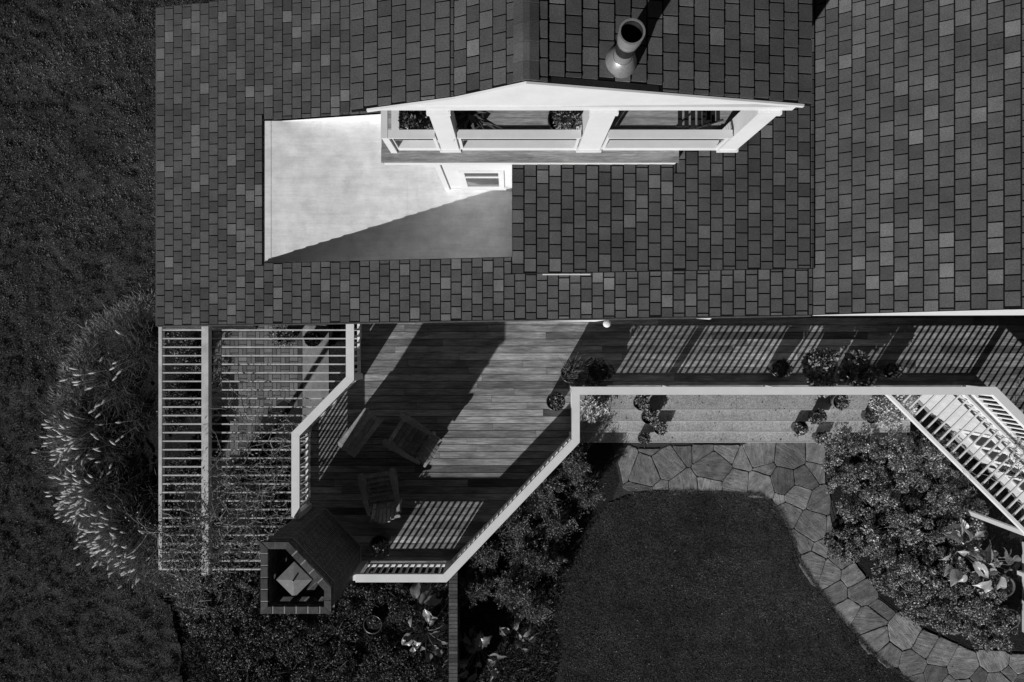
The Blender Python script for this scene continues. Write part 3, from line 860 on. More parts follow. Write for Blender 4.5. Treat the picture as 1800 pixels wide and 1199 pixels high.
# ------------------------------------------------------------------ timber deck
deck = thing('timber_deck', 'raised timber deck of long boards in front of the house', 'deck', (0, -0.5, 0))
DP = [(-3.09, 0.6), (-3.09, -0.72), (-4.11, -1.76), (-4.11, -3.36), (-3.80, -3.36), (-3.00, -4.16), (-3.00, -4.50), (-1.23, -4.50), (1.25, -1.89), (1.25, -0.985), (9.05, -0.985), (12.4, -4.335), (12.6, 0.6)]
def row_iv(y):
    xs = []
    n = len(DP)
    for i in range(n):
        a, b = DP[i], DP[(i + 1) % n]
        if (a[1] > y) != (b[1] > y): xs.append(a[0] + (b[0] - a[0]) * (y - a[1]) / (b[1] - a[1]))
    xs.sort()
    return [(xs[i], xs[i + 1]) for i in range(0, len(xs) - 1, 2)]
PITCH = 0.1405
y = 0.598
row = 0
while y > -4.5:
    ya, yb = y, max(y - PITCH + 0.0105, -4.499)
    A, B, C = row_iv(ya - 0.001), row_iv(yb + 0.001), row_iv((ya + yb) / 2)
    if not (len(A) == len(B) == len(C)): A = B = C
    for (a0, a1), (b0, b1) in zip(A, B):
        cuts_ = []
        x = min(a0, b0) + rnd.uniform(0.5, 2.8)
        while x < max(a1, b1) - 0.5:
            cuts_.append(x); x += rnd.uniform(1.5, 3.4)
        segs = [None] + cuts_ + [None]
        for s0, s1 in zip(segs[:-1], segs[1:]):
            l_t = a0 if s0 is None else s0 + 0.002
            l_b = b0 if s0 is None else s0 + 0.002
            r_t = a1 if s1 is None else s1 - 0.002
            r_b = b1 if s1 is None else s1 - 0.002
            if r_t - l_t < 0.02 or r_b - l_b < 0.02: continue
            tone = min(1, max(0, rnd.gauss(0.44, 0.25)))
            zt = rnd.uniform(-0.0012, 0.0)
            MB().hexa([(l_b, yb, -0.03), (r_b, yb, -0.03), (r_t, ya, -0.03), (l_t, ya, -0.03)],
                      [(l_b, yb, zt), (r_b, yb, zt), (r_t, ya, zt), (l_t, ya, zt)], tone).build('deck_board', M['deck'], deck)
    y -= PITCH; row += 1
edge_pts = DP[:12]
for (a, b) in zip(edge_pts[:-1], edge_pts[1:]):
    d_ = Vector((b[0] - a[0], b[1] - a[1], 0)).normalized(); nn = Vector((d_.y, -d_.x, 0))
    # push the fascia just inside the board ends
    off = nn * -0.03
    MB().bar(Vector((a[0], a[1], -0.16)) - off * -0.6, Vector((b[0], b[1], -0.16)) - off * -0.6, 0.03, 0.245).build('fascia_board', M['fascia'], deck)
MB().add([(x, y, -0.045) for x, y in DP], [tuple(range(len(DP)))]).build('gap_shade_sheet', M['dark_sheet'], deck)  # one flat dark sheet below the boards, stands in for shade in the gaps
for px, py in ((-3.9, -1.9), (-1.3, -4.3), (1.1, -1.1), (5.0, -0.85), (8.9, -0.85), (-2.95, -0.6)):
    MB().box(px - 0.06, px + 0.06, py - 0.06, py + 0.06, GZ, -0.05).build('support_post', M['fascia'], deck)

# ------------------------------------------------------------------ deck railings
def railing(root, pts, posts_extra=(), open_ends=(False, False), spacing=0.13, cap_w=0.15, inset=0.0):
    pts = [Vector((p[0], p[1], 0)) for p in pts]
    n = len(pts)
    def offs(i, d):
        if i == 0: t = (pts[1] - pts[0]).normalized(); return pts[0] + Vector((-t.y, t.x, 0)) * d
        if i == n - 1: t = (pts[-1] - pts[-2]).normalized(); return pts[-1] + Vector((-t.y, t.x, 0)) * d
        t1 = (pts[i] - pts[i - 1]).normalized(); t2 = (pts[i + 1] - pts[i]).normalized()
        n1 = Vector((-t1.y, t1.x, 0)); n2 = Vector((-t2.y, t2.x, 0))
        m = (n1 + n2).normalized(); return pts[i] + m * (d / max(0.3, m.dot(n1)))
    for i in range(n - 1):
        a, b = pts[i], pts[i + 1]
        t = (b - a).normalized(); L = (b - a).length; ang = math.atan2(t.y, t.x)
        g = t * 0.0006
        q = [offs(i, -cap_w / 2) + g, offs(i + 1, -cap_w / 2) - g, offs(i + 1, cap_w / 2) - g, offs(i, cap_w / 2) + g]
        MB().prism([(p.x, p.y) for p in q], 0.965, 1.0, 0.5).build('cap_rail', M['white'], root)
        MB().prism([((offs(i, -.03) + g).x, (offs(i, -.03) + g).y), ((offs(i + 1, -.03) - g).x, (offs(i + 1, -.03) - g).y), ((offs(i + 1, .03) - g).x, (offs(i + 1, .03) - g).y), ((offs(i, .03) + g).x, (offs(i, .03) + g).y)], 0.765, 0.9645).build('top_rail', M['white'], root)
        MB().prism([((offs(i, -.025) + g).x, (offs(i, -.025) + g).y), ((offs(i + 1, -.025) - g).x, (offs(i + 1, -.025) - g).y), ((offs(i + 1, .025) - g).x, (offs(i + 1, .025) - g).y), ((offs(i, .025) + g).x, (offs(i, .025) + g).y)], 0.045, 0.165).build('bottom_rail', M['white'], root)
        m = max(1, int(round((L - 0.16) / spacing)))
        for k in range(m):
            s = 0.08 + (L - 0.16) * (k + 0.5) / m
            p = a + t * s
            if any(abs((Vector((e[0], e[1], 0)) - p).length) < 0.1 for e in posts_extra): continue
            MB().rbox((p.x, p.y, 0.465), (0.036, 0.03, 0.598), ang).build('picket', M['white'], root)
    for i, p in enumerate(pts):
        if (i == 0 and open_ends[0]) or (i == n - 1 and open_ends[1]): continue
        MB().box(p.x - 0.055, p.x + 0.055, p.y - 0.055, p.y + 0.055, -0.002, 0.964).build('post', M['white'], root)
    for e in posts_extra:
        MB().box(e[0] - 0.045, e[0] + 0.045, e[1] - 0.056, e[1] + 0.056, -0.002, 0.964).build('post', M['white'], root)

wr = thing('deck_railing', 'white deck railing with angled corner beside the left pergola and chimney', 'railing', (-4.05, -1.73, 0))
railing(wr, [(-3.033, 0.50), (-3.033, -0.70), (-4.052, -1.745), (-4.052, -3.29)])
sr = thing('deck_railing', 'long white deck railing running along the steps and lawn side', 'railing', (1.19, -1.86, 0))
railing(sr, [(-2.93, -4.44), (-1.256, -4.44), (1.192, -1.868), (1.192, -0.931), (9.03, -0.931), (12.2, -4.10)],
        posts_extra=((3.02, -0.931), (5.05, -0.931), (7.05, -0.931), (10.6, -2.50)))

# ------------------------------------------------------------------ left pergola
pg = thing('pergola', 'white pergola of thin parallel slats left of the deck', 'pergola', (-6.1, -2, GZ))
zs = -0.05
rail_edge = [(-3.1, 0.6), (-3.1, -0.72), (-4.13, -1.77), (-4.13, -3.30), (-4.28, -3.42), (-4.28, -4.7)]
def xr(y):
    for a, b in zip(rail_edge[:-1], rail_edge[1:]):
        if b[1] <= y <= a[1]: return a[0] + (b[0] - a[0]) * (y - a[1]) / (b[1] - a[1] + 1e-9)
    return -4.3
for i in range(29):
    v = 580.3 + 15.03 * i
    yy = (599.5 - v) / SC(zs)
    x1 = xr(yy)
    MB().box(-7.0, x1, yy - 0.013, yy + 0.013, zs - 0.07, zs, 0.5).build('slat', M['pergola_white'], pg)
MB().box(-7.075, -7.01, (599.5 - 1003) / 88, 0.45, zs - 0.13, zs + 0.01).build('edge_beam', M['pergola_white'], pg)
MB().box(-6.145, -6.01, (599.5 - 1008) / 88.0, 0.45, zs + 0.002, zs + 0.19).build('main_beam', M['pergola_white'], pg)
for px, py in ((-6.08, -4.4), (-6.08, 0.3), (-7.04, -4.4), (-7.04, 0.3)):
    MB().box(px - 0.045, px + 0.045, py - 0.045, py + 0.045, GZ, zs - (0.131 if px < -6.5 else 0.071)).build('post', M['pergola_white'], pg)

# ------------------------------------------------------------------ right pergola and the lower wall beside it
R2 = math.sqrt(0.5)
pr = thing('pergola', 'white angled pergola of short slats right of the steps', 'pergola', (9, -2.2, GZ))
zs = -0.12
def along(t, w, z):   # t along the deck edge (down right), w away from the deck (down left)
    return (9.16 + t - w, -1.06 - t - w, z)
MB().bar(along(-0.9, 0.80, zs - 0.05), along(3.2, 0.80, zs - 0.05), 0.06, 0.12).build('outer_beam', M['white'], pr)
MB().bar(along(-0.3, 0.03, zs - 0.05), along(3.2, 0.03, zs - 0.05), 0.05, 0.12).build('ledger', M['white'], pr)
for i in range(24):
    t = -0.85 + i * 0.1235 * 1.0 * 1.0
    t = -0.80 + i * 0.125
    # deck edge in front of the corner cuts the first slats short
    w0 = 0.06
    if t < 0: w0 = max(0.06, -t + 0.0)
    if w0 > 0.76: continue
    MB().bar(along(t, w0, zs - 0.045), along(t, 0.772, zs - 0.045), 0.034, 0.035).build('slat', M['white'], pr)
for t in (2.04, 3.6):
    p = along(t, 0.80, 0)
    MB().box(p[0] - 0.045, p[0] + 0.045, p[1] - 0.045, p[1] + 0.045, GZ, zs - 0.111).build('post', M['white'], pr)
lw = thing('lower_wall', 'white lower storey wall with a window under the right pergola', 'wall', (10, -2, GZ))
a, b = along(-0.25, 0.02, -1.6), along(4.0, 0.02, -1.6)
def wallbar(p0, p1, z0, z1, th, off, name, mat, par):
    o_ = Vector((-R2, -R2, 0)) * off
    q0 = Vector((p0[0], p0[1], (z0 + z1) / 2)) + o_; q1 = Vector((p1[0], p1[1], (z0 + z1) / 2)) + o_
    return MB().bar(q0, q1, th, z1 - z0).build(name, mat, par)
wallbar(along(-0.25, -0.05, 0), along(4, -0.05, 0), GZ, -0.26, 0.08, 0, 'wall_panel', M['offwhite'], lw)
w0, w1 = 0.95, 2.35
wf = wallbar(along(w0, -0.05, 0), along(w1, -0.05, 0), -2.14, -2.04, 0.03, 0.057, 'window', M['white'], lw)
wallbar(along(w0, -0.05, 0), along(w1, -0.05, 0), -1.05, -0.95, 0.03, 0.057, 'frame', M['white'], wf)
for k in range(5):
    t = w0 + 0.03 + k * (w1 - w0 - 0.06) / 4
    wallbar(along(t - 0.03, -0.05, 0), along(t + 0.03, -0.05, 0), -2.039, -1.051, 0.028, 0.056, 'frame', M['white'], wf)
for k in range(4):
    t0 = w0 + 0.06 + k * (w1 - w0 - 0.06) / 4; t1 = t0 + (w1 - w0 - 0.06) / 4 - 0.06
    wallbar(along(t0 + .002, -0.05, 0), along(t1 - .002, -0.05, 0), -2.038, -1.052, 0.01, 0.047, 'pane', M['glass'], wf)
wallbar(along(-0.25, -0.05, 0), along(4, -0.05, 0), GZ, -2.7, 0.02, 0.052, 'plinth', M['concrete'], lw)

# ------------------------------------------------------------------ brick chimney
CT = 2.75
ch = thing('brick_chimney', 'five sided open brick chimney with pyramid hood at the deck corner', 'chimney', (-3.7, -4.0, GZ))
OUT = [P(u, v, CT)[:2] for u, v in ((458, 953), (507, 953), (582, 1033), (582, 1079), (458, 1079))]
def offset_poly(poly, d):
    n = len(poly); out = []
    for i in range(n):
        p0, p1, p2 = Vector(poly[i - 1]), Vector(poly[i]), Vector(poly[(i + 1) % n])
        t1 = (p1 - p0).normalized(); t2 = (p2 - p1).normalized()
        n1 = Vector((-t1.y, t1.x)); n2 = Vector((-t2.y, t2.x))
        m = (n1 + n2).normalized()
        out.append(tuple(p1 + m * (d / m.dot(n1))))
    return out
if sum(OUT[i][0] * OUT[(i + 1) % 5][1] - OUT[(i + 1) % 5][0] * OUT[i][1] for i in range(5)) < 0:
    OUT = OUT[::-1]
BODY = offset_poly(OUT, 0.03); INN = offset_poly(OUT, 0.115)
WF = CT - 0.58
MB().prism(BODY, GZ, WF).build('shaft', M['brickwork'], ch)
def ring_band(poly, d, z0, z1):
    o_ = offset_poly(poly, -d); i_ = offset_poly(poly, 0.005); mb = MB()
    for a in range(len(poly)):
        b = (a + 1) % len(poly)
        mb.prism([o_[a], o_[b], i_[b], i_[a]], z0, z1, 0.3)
    return mb
def pside(i, opens):
    a, b = Vector(BODY[i]), Vector(BODY[(i + 1) % 5]); a2, b2 = Vector(INN[i]), Vector(INN[(i + 1) % 5])
    def seg(t0, t1, z0, z1, mb):
        q = [a.lerp(b, t0), a.lerp(b, t1), a2.lerp(b2, t1), a2.lerp(b2, t0)]
        mb.prism([(p.x, p.y) for p in q], z0, z1, 0.5)
    mb = MB(); t = 0.0
    for (t0, t1, z0, z1) in opens:
        seg(t, t0, WF + 0.001, CT - 0.065, mb); seg(t0, t1, WF + 0.001, z0, mb); seg(t0, t1, z1, CT - 0.065, mb); t = t1
    seg(t, 1.0, WF + 0.001, CT - 0.065, mb)
    w_ = mb.build('parapet', M['brickwork'], ch)
    for (t0, t1, z0, z1) in opens:
        for zz in (z1 - 0.05, z1 - 0.11):
            m2 = MB(); seg(t0 + .002, t1 - .002, zz - 0.012, zz + 0.012, m2); m2.build('louvre', M['brick'], w_)
for i in range(5):
    a, b = BODY[i], BODY[(i + 1) % 5]
    dx, dy = b[0] - a[0], b[1] - a[1]
    if abs(dy) < 0.05 and dx > 0 and a[1] < -4.3: op = [(0.12, 0.31, CT - .52, CT - .16), (0.42, 0.61, CT - .52, CT - .16), (0.72, 0.90, CT - .52, CT - .16)]
    elif abs(dx) < 0.05 and a[0] < -4.0: op = [(0.2, 0.34, CT - .45, CT - .23), (0.56, 0.72, CT - .45, CT - .23)]
    else: op = []
    pside(i, op)
    # coping bricks, one by one
    n_ = max(2, int(round(math.hypot(*(Vector(OUT[(i + 1) % 5]) - Vector(OUT[i])))) / 0.2) if False else int(round((Vector(OUT[(i + 1) % 5]) - Vector(OUT[i])).length / 0.205)))
    a, b = Vector(OUT[i]), Vector(OUT[(i + 1) % 5]); c1, c2 = Vector(INN[i]), Vector(INN[(i + 1) % 5])
    for k in range(n_):
        t0, t1 = k / n_ + 0.012 * (k > 0), (k + 1) / n_ - 0.012 * (k < n_ - 1)
        tt = (b - a).normalized(); nv = Vector((-tt.y, tt.x)) * 0.115
        q = [a.lerp(b, t0), a.lerp(b, t1), c2 if k == n_ - 1 else a.lerp(b, t1) + nv, c1 if k == 0 else a.lerp(b, t0) + nv]
        MB().prism([(p.x, p.y) for p in q], CT - 0.0635, CT + rnd.uniform(-0.003, 0.003), rnd.uniform(0.1, 0.7)).build('coping_brick', M['brick'], ch)
    m3 = MB()
    q = [a.lerp(b, 0.003), a.lerp(b, 0.997), c1.lerp(c2, 0.997), c1.lerp(c2, 0.003)]
    m3.prism([(p.x, p.y) for p in q], CT - 0.0642, CT - 0.008, 0.8); m3.build('mortar_bed', M['mortar'], ch)
for z0_, z1_, of_ in ((CT - 0.33, CT - 0.30, 0.02), (0.004, 0.05, 0.012)):
    ring_band(BODY, of_, z0_, z1_).build('lead_band', M['mortar'], ch)
hx, hy, hz = P(517, 1019, CT - 0.10)
hd = MB(); r_ = 0.30
cor = [(hx + r_, hy, hz), (hx, hy + r_, hz), (hx - r_, hy, hz), (hx, hy - r_, hz)]
low = [(x, y_, hz - 0.03) for x, y_, z_ in cor]
hd.add(cor + [(hx, hy, hz + 0.035)] + low, [(0, 1, 4), (1, 2, 4), (2, 3, 4), (3, 0, 4), (5, 6, 1, 0), (6, 7, 2, 1), (7, 8, 3, 2), (8, 5, 0, 3), (8, 7, 6, 5)], 0.6)
hood = hd.build('hood', M['zinc'], ch)
MB().lathe([(0.014, 0), (0.014, 0.05), (0.0, 0.055)], (hx, hy, hz + 0.03), 10).build('finial', M['blackmetal'], hood)
MB().box(hx - 0.1, hx + 0.1, hy - 0.1, hy + 0.1, WF, hz - 0.031).build('flue_liner', M['brick'], ch)

# ------------------------------------------------------------------ low brick wall
bwz = -1.75
x0, x1 = (789 - 900) / SC(bwz), (804 - 900) / SC(bwz)
bw = thing('brick_wall', 'narrow garden wall topped with bricks laid across below the deck', 'wall', ((x0 + x1) / 2, -6, GZ))
MB().box(x0 + 0.01, x1 - 0.01, -8.6, -3.6, GZ, bwz - 0.012).build('wall_body', M['brickwork'], bw)
MB().box(x0 + 0.006, x1 - 0.006, -8.6, -3.6, bwz - 0.0115, bwz - 0.006, 0.2).build('mortar_bed', M['joint'], bw)
k = 0
yy = -4.55
while yy > -8.55:
    MB().box(x0, x1, yy - 0.072, yy, bwz - 0.06, bwz + rnd.uniform(-0.003, 0.003), rnd.uniform(0.1, 0.9)).build('brick', M['brick'], bw)
    yy -= 0.083

# ------------------------------------------------------------------ furniture
def chair(label, x, y, facing):
    c = thing('garden_chair', label, 'chair', (0, 0, 0), 'wooden deck chairs')
    wd = M['chairwood']
    # local: front towards +y, back towards -y
    for s in (-1, 1):
        MB().hexa([(s * .27 - .012, .30, .0), (s * .27 + .012, .30, .0), (s * .27 + .012, .22, 0), (s * .27 - .012, .22, 0)],
                  [(s * .27 - .012, .30, .54), (s * .27 + .012, .30, .54), (s * .27 + .012, .22, .54), (s * .27 - .012, .22, .54)]).build('front_leg', wd, c)
        MB().bar((s * .245, .33, .33), (s * .245, -.52, .05), .024, .12).build('side_rail', wd, c)
        MB().bar((s * .29, -.30, .0), (s * .29, -.36, .54), .024, .07).build('rear_leg', wd, c)
        arm = MB(); zt = .555
        poly = [(s * .24, .38), (s * .27, .42), (s * .35, .42), (s * .38, .37), (s * .375, .15), (s * .345, -.2), (s * .31, -.42), (s * .255, -.42), (s * .262, -.1), (s * .24, .15)]
        arm.prism(poly, zt - .012, zt + .012, 0.6); arm.build('armrest', wd, c)
    for i in range(6):
        yy = .315 - i * .098
        zz = .375 - (0.315 - yy) * 0.30
        MB().bar((-.28, yy, zz), (.28, yy, zz), .086, .02, rnd.random(), up=(0, .29, .957)).build('seat_slat', wd, c)
    ns = 7
    for i in range(ns):
        k = (i - (ns - 1) / 2)
        xb = k * .068; xt = k * .088
        hgt = .55 - .016 * k * k
        p0 = Vector((xb, -.27, .20)); dirb = Vector((xt - xb, -.42, .62)).normalized()
        p1 = p0 + dirb * (hgt)
        sb = MB().bar(p0, p1, .064, .02, rnd.random(), up=(0, .83, .56)); sb.build('back_slat', wd, c)
    MB().bar((-.27, -.36, .33), (.27, -.36, .33), .05, .03).build('back_brace', wd, c)
    MB().bar((-.30, -.52, .52), (.30, -.52, .52), .05, .03).build('back_brace', wd, c)
    c.location = (x, y, 0); c.rotation_euler = (0, 0, facing)
    return c
cx, cy, _ = P(723, 770, 0.35)
chair('slatted wooden garden chair on the deck, nearest the sunlit boards', cx, cy, math.atan2(0.55, -0.84) - math.pi / 2)
cx, cy, _ = P(671, 862, 0.35)
chair('slatted wooden garden chair in deep shade nearest the brick chimney', cx, cy, math.atan2(0.98, -0.17) - math.pi / 2)
def slat_table():
    t = thing('slatted_table', 'low oblong slatted wooden table on the deck beside the left railing', 'table', (0, 0, 0))
    wd = M['chairwood']
    for i in range(4):
        xx = -.165 + i * .11
        MB().box(xx - .048, xx + .048, -.37, .37, .405, .425, rnd.random()).build('top_slat', wd, t)
    for s in (-1, 1):
        MB().box(-.215, .215, s * .41 - .038, s * .41 + .038, .405, .427, .7).build('end_board', wd, t)
        MB().box(-.18, .18, s * .36 - .012, s * .36 + .012, .33, .404).build('apron', wd, t)
        for q in (-1, 1):
            MB().box(q * .19 - .02, q * .19 + .02, s * .40 - .02, s * .40 + .02, 0, .4045).build('leg', wd, t)
    return t
t = slat_table(); tx, ty, _ = P(632, 761, 0.42)
t.location = (tx, ty, 0); t.rotation_euler = (0, 0, math.atan2(60, 46) - math.pi / 2)

# folding metal chair on the balcony
bc = thing('metal_chair', 'black metal chair on the balcony behind the right railing panel', 'chair', (2.35, 3.25, BF))
X0, Y0 = 2.52, 3.18
mt = M['blackmetal']
for s in (-1, 1):
    MB().tube([(X0 - .30, Y0 + s * .22, BF), (X0 + .05, Y0 + s * .22, BF + .44), (X0 + .30, Y0 + s * .22, BF + .85)], .014, 8).build('side_tube', mt, bc)
    MB().tube([(X0 + .32, Y0 + s * .20, BF), (X0 - .02, Y0 + s * .20, BF + .40), (X0 - .25, Y0 + s * .20, BF + .46)], .014, 8).build('leg', mt, bc)
for i in range(5):
    xx = X0 - .22 + i * .09
    MB().box(xx, xx + .06, Y0 - .21, Y0 + .21, BF + .45, BF + .462).build('seat_slat', mt, bc)
for i in range(4):
    zz = BF + .55 + i * .075
    MB().bar((X0 + .12 + i * .045, Y0 - .21, zz), (X0 + .12 + i * .045, Y0 + .21, zz), .05, .012).build('back_slat', mt, bc)

# ------------------------------------------------------------------ plants
def lobes(n, rx, ry, h, r):
    out = []
    for i in range(n):
        a = r.random() * 2 * np.pi; d = np.sqrt(r.random()) * (1.0 if n > 30 else 0.75)
        zz = h * ((0.15 + 0.8 * r.random()) if n > 30 else (0.35 + 0.5 * r.random())) * (1 - 0.35 * d)
        out.append((np.cos(a) * d * rx, np.sin(a) * d * ry, zz, ((0.09 + 0.10 * r.random()) if n > 30 else (0.32 + 0.22 * r.random()))))
    return out
def bush_leaves(c, rx, ry, h, n, L, W, nl=9, up=0.5, seed=0):
    r = np.random.default_rng(seed)
    lb = lobes(nl, rx, ry, h, r)
    per = max(1, n // nl)
    B, D = [], []
    for (x, y, z, rad) in lb:
        d = r.normal(size=(per, 3)); d[:, 2] = np.abs(d[:, 2]) * 0.9 - 0.25
        d = unit(d)
        rr = (0.55 + 0.45 * np.sqrt(r.random((per, 1))))
        B.append(np.array([c[0] + x, c[1] + y, c[2] + z]) + d * rr * (np.array([rx, ry, h * 0.75]) if nl <= 30 else np.array([rx, rx, rx * .7])) * rad)
        D.append(unit(d + r.normal(size=(per, 3)) * 0.7))
    B = np.concatenate(B); D = np.concatenate(D)
    B[:, 2] = np.maximum(B[:, 2], c[2] + 0.01)
    Nn = unit(r.normal(size=B.shape) * 0.55 + np.array([0, 0, up + 0.3]))
    m = len(B)
    return B, leaves(B, D, Nn, L * r.uniform(0.7, 1.3, m), W * r.uniform(0.7, 1.3, m)), np.clip(r.normal(0.45, 0.27, m), 0, 1)
def stems_of(c, rx, ry, h, n, seed, rad=0.008):
    r = random.Random(seed); mb = MB()
    for i in range(n):
        a = r.random() * 6.283; d = math.sqrt(r.random())
        tip = (c[0] + math.cos(a) * d * rx * .8, c[1] + math.sin(a) * d * ry * .8, c[2] + h * r.uniform(.5, .85))
        mid = (c[0] + (tip[0] - c[0]) * .4, c[1] + (tip[1] - c[1]) * .4, c[2] + h * .4)
        mb.tube([c, mid, tip], [rad, rad * .75, rad * .35], 5, r.random())
    return mb
_sd = [100]
def shrub(name, label, cat, u, v, rx, ry, h, n, L, W, mat, zbase=GZ, zv=None, group=None, petals=0, nl=9, petal=0.03):
    _sd[0] += 1; sd = _sd[0]
    zz = (zbase + 0.6 * h) if zv is None else zv
    x, y, _ = P(u, v, zz)
    o = thing(name, label, cat, (x, y, zbase), group)
    B, q, tn = bush_leaves((x, y, zbase), rx, ry, h, n, L, W, nl, seed=sd)
    poly_mesh('foliage', q, 4, tn, mat, o)
    stems_of((x, y, zbase), rx, ry, h, 12, sd).build('stems', M['twig'], o)
    if petals:
        r = np.random.default_rng(sd)
        top = B[np.argsort(-(B[:, 2] + r.random(len(B)) * h * 0.5))[:petals * 4]]
        pk = top[r.choice(len(top), petals, replace=False)] + np.array([0, 0, 0.025])
        D = r.normal(size=pk.shape); D[:, 2] *= 0.3
        Nn = np.tile(np.array([[0, 0, 1.0]]), (len(pk), 1)) + r.normal(size=pk.shape) * .3
        q1 = leaves(pk - unit(D) * petal, D, Nn, petal * 2 * r.uniform(.7, 1.3, len(pk)), petal * 1.8 * np.ones(len(pk)))
        poly_mesh('blossoms', q1, 4, r.random(len(pk)), M['petal'], o)
    return o

def conifer(label, u, v, r_, h, n=120, mat=None, group='conifer shrubs along the diagonal railing'):
    _sd[0] += 1; r = np.random.default_rng(_sd[0])
    x, y, _ = P(u, v, GZ + h * 0.6)
    o = thing('conifer_shrub', label, 'shrub', (x, y, GZ), group)
    mb = MB(); Q = []; T = []
    for i in range(n):
        a = r.random() * 2 * np.pi; e = r.random() ** 0.7
        ln = r_ * (0.7 + 0.45 * r.random())
        el = math.radians(15 + 68 * e)
        hv = np.array([math.cos(a), math.sin(a)])
        start = np.array([x, y, GZ + h * 0.15 * r.random()])
        tip = np.array([x + hv[0] * ln * math.cos(el) * 1.15, y + hv[1] * ln * math.cos(el) * 1.15, GZ + h * (0.35 + 0.65 * math.sin(el)) * r.uniform(.8, 1.08)])
        mid = (start + tip) / 2 + np.array([0, 0, h * 0.10])
        if i % 3 == 0: mb.tube([start, mid, tip], [.012, .008, .003], 4, r.random())
        m = 62
        t = (0.3 + 0.7 * r.random(m)).reshape(-1, 1)
        pts = (1 - t) ** 2 * start + 2 * t * (1 - t) * mid + t ** 2 * tip
        bd = unit((tip - mid).reshape(1, 3))
        pts = pts + r.normal(size=(m, 3)) * 0.028
        D = unit(bd + r.normal(size=(m, 3)) * 0.55)
        Q.append(leaves(pts, D, unit(r.normal(size=(m, 3)) * .6 + np.array([0, 0, .7])), 0.065 * r.uniform(.6, 1.3, m), 0.014 * r.uniform(.7, 1.4, m)))
        T.append(np.clip(r.normal(0.55, 0.12) + r.normal(0, 0.15, m), 0, 1))
    poly_mesh('foliage', np.concatenate(Q), 4, np.concatenate(T), mat or M['leaf_mid'], o)
    mb.build('branches', M['twig'], o)
    return o
con = [
    (1003, 812, .55, 1.3, 'feathery conifer shrub nearest the steps corner of the railing'),
    (955, 858, .55, 1.2, 'feathery conifer shrub against the middle of the diagonal railing'),
    (1028, 862, .45, 1.0, 'feathery conifer shrub touching the shaded end of the stone path'),
    (900, 915, .55, 1.2, 'feathery conifer shrub against the lower half of the diagonal railing'),
    (978, 918, .50, 1.1, 'feathery conifer shrub at the top left edge of the curved lawn'),
    (852, 968, .50, 1.1, 'feathery conifer shrub against the lower end of the diagonal railing'),
    (925, 970, .50, 1.0, 'feathery conifer shrub in the middle of the conifer row'),
    (965, 985, .38, 1.1, 'slim conifer shrub casting a pointed shadow on the lawn'),
    (835, 1032, .48, 1.0, 'feathery conifer shrub right beside the brick topped wall'),
    (900, 1035, .48, 1.1, 'feathery conifer shrub just above the broad leaved plant by the lawn'),
    (940, 1065, .38, 1.2, 'lowest feathery conifer shrub at the lawn edge'),
]
for u, v, r_, h, lab in con: conifer(lab, u, v, r_, h)

# flower bed on the right
fb = [
    (1490, 800, 'flowering shrub nearest the foot of the steps', .48), (1556, 806, 'flowering shrub below the pots on the right steps', .48),
    (1622, 808, 'flowering shrub beside the left tip of the angled pergola', .46), (1496, 868, 'flowering shrub beside the inner bend of the stone path', .46),
    (1562, 872, 'flowering shrub in the upper middle of the bed', .40), (1650, 868, 'flowering shrub under the outer beam of the angled pergola', .46),
    (1524, 938, 'flowering shrub on the path side halfway down the bed', .46), (1602, 940, 'flowering shrub at the centre of the bed', .46),
    (1690, 918, 'flowering shrub just above the pale broad leaved plant', .44), (1566, 1006, 'flowering shrub on the path side below the bed centre', .44),
    (1640, 1012, 'flowering shrub left of the pale broad leaved plant', .46), (1608, 1062, 'leafy shrub overhanging the lower stretch of stone path', .42),
    (1676, 1078, 'leafy shrub below the pale broad leaved plant', .44), (1735, 1108, 'leafy shrub at the lowest right end of the bed', .40),
    (1715, 1052, 'leafy shrub left of the two round pots', .36), (1455 + 20, 905 + 60, 'low leafy shrub spilling onto the bend of the path', .30),
]
for i, (u, v, lab, r_) in enumerate(fb):
    shrub('flowering_shrub', lab + ', dense with small leaves', 'shrub', u + 14, v - 2, r_ * 1.35, r_ * 1.35, rnd.uniform(.5, 1.0), 6000, .040, .024, M['leaf_bright'], group='shrubs in the right flower bed', petals=(46 if i < 11 else 8), nl=64, petal=.018)

# ground cover shrubs at the bottom
gc = [
    (395, 1130, .55, 'low dark shrub beside the lawn edging at the bottom', .35), (455, 1110, .5, 'low dark shrub left of the chimney foot', .4),
    (520, 1120, .5, 'low dark shrub directly below the brick chimney', .45), (590, 1115, .5, 'low dark shrub right of the chimney foot', .4),
    (430, 1185, .55, 'low dark shrub at the bottom frame edge left of the chimney', .4), (510, 1185, .55, 'low dark shrub at the bottom frame edge below the chimney', .4),
    (590, 1185, .5, 'low dark shrub at the bottom frame edge near the clay pot', .4), (665, 1165, .5, 'low shrub just below the clay pot in the garden', .35),
    (640, 1060, .42, 'low shrub between the chimney and the lower deck railing', .5), (700, 1060, .42, 'low shrub under the lower deck railing', .5),
    (720, 1185, .45, 'low shrub left of the brick topped wall at the bottom', .35),
    (365, 1075, .5, 'ragged light shrub at the foot of the pergola', .35), (420, 1045, .45, 'ragged shrub below the main pergola beam', .4),
    (395, 1005, .4, 'tangled shrub under the lower end of the pergola', .5),
]
for u, v, r_, lab, h in gc:
    shrub('garden_shrub', lab, 'shrub', u, v, r_ * 1.2, r_ * 1.2, h, 3800, .045, .022, M['leaf_mid'] if 'light' in lab or 'ragged' in lab else M['leaf_dark'], group='low shrubs at the bottom of the garden', nl=60)
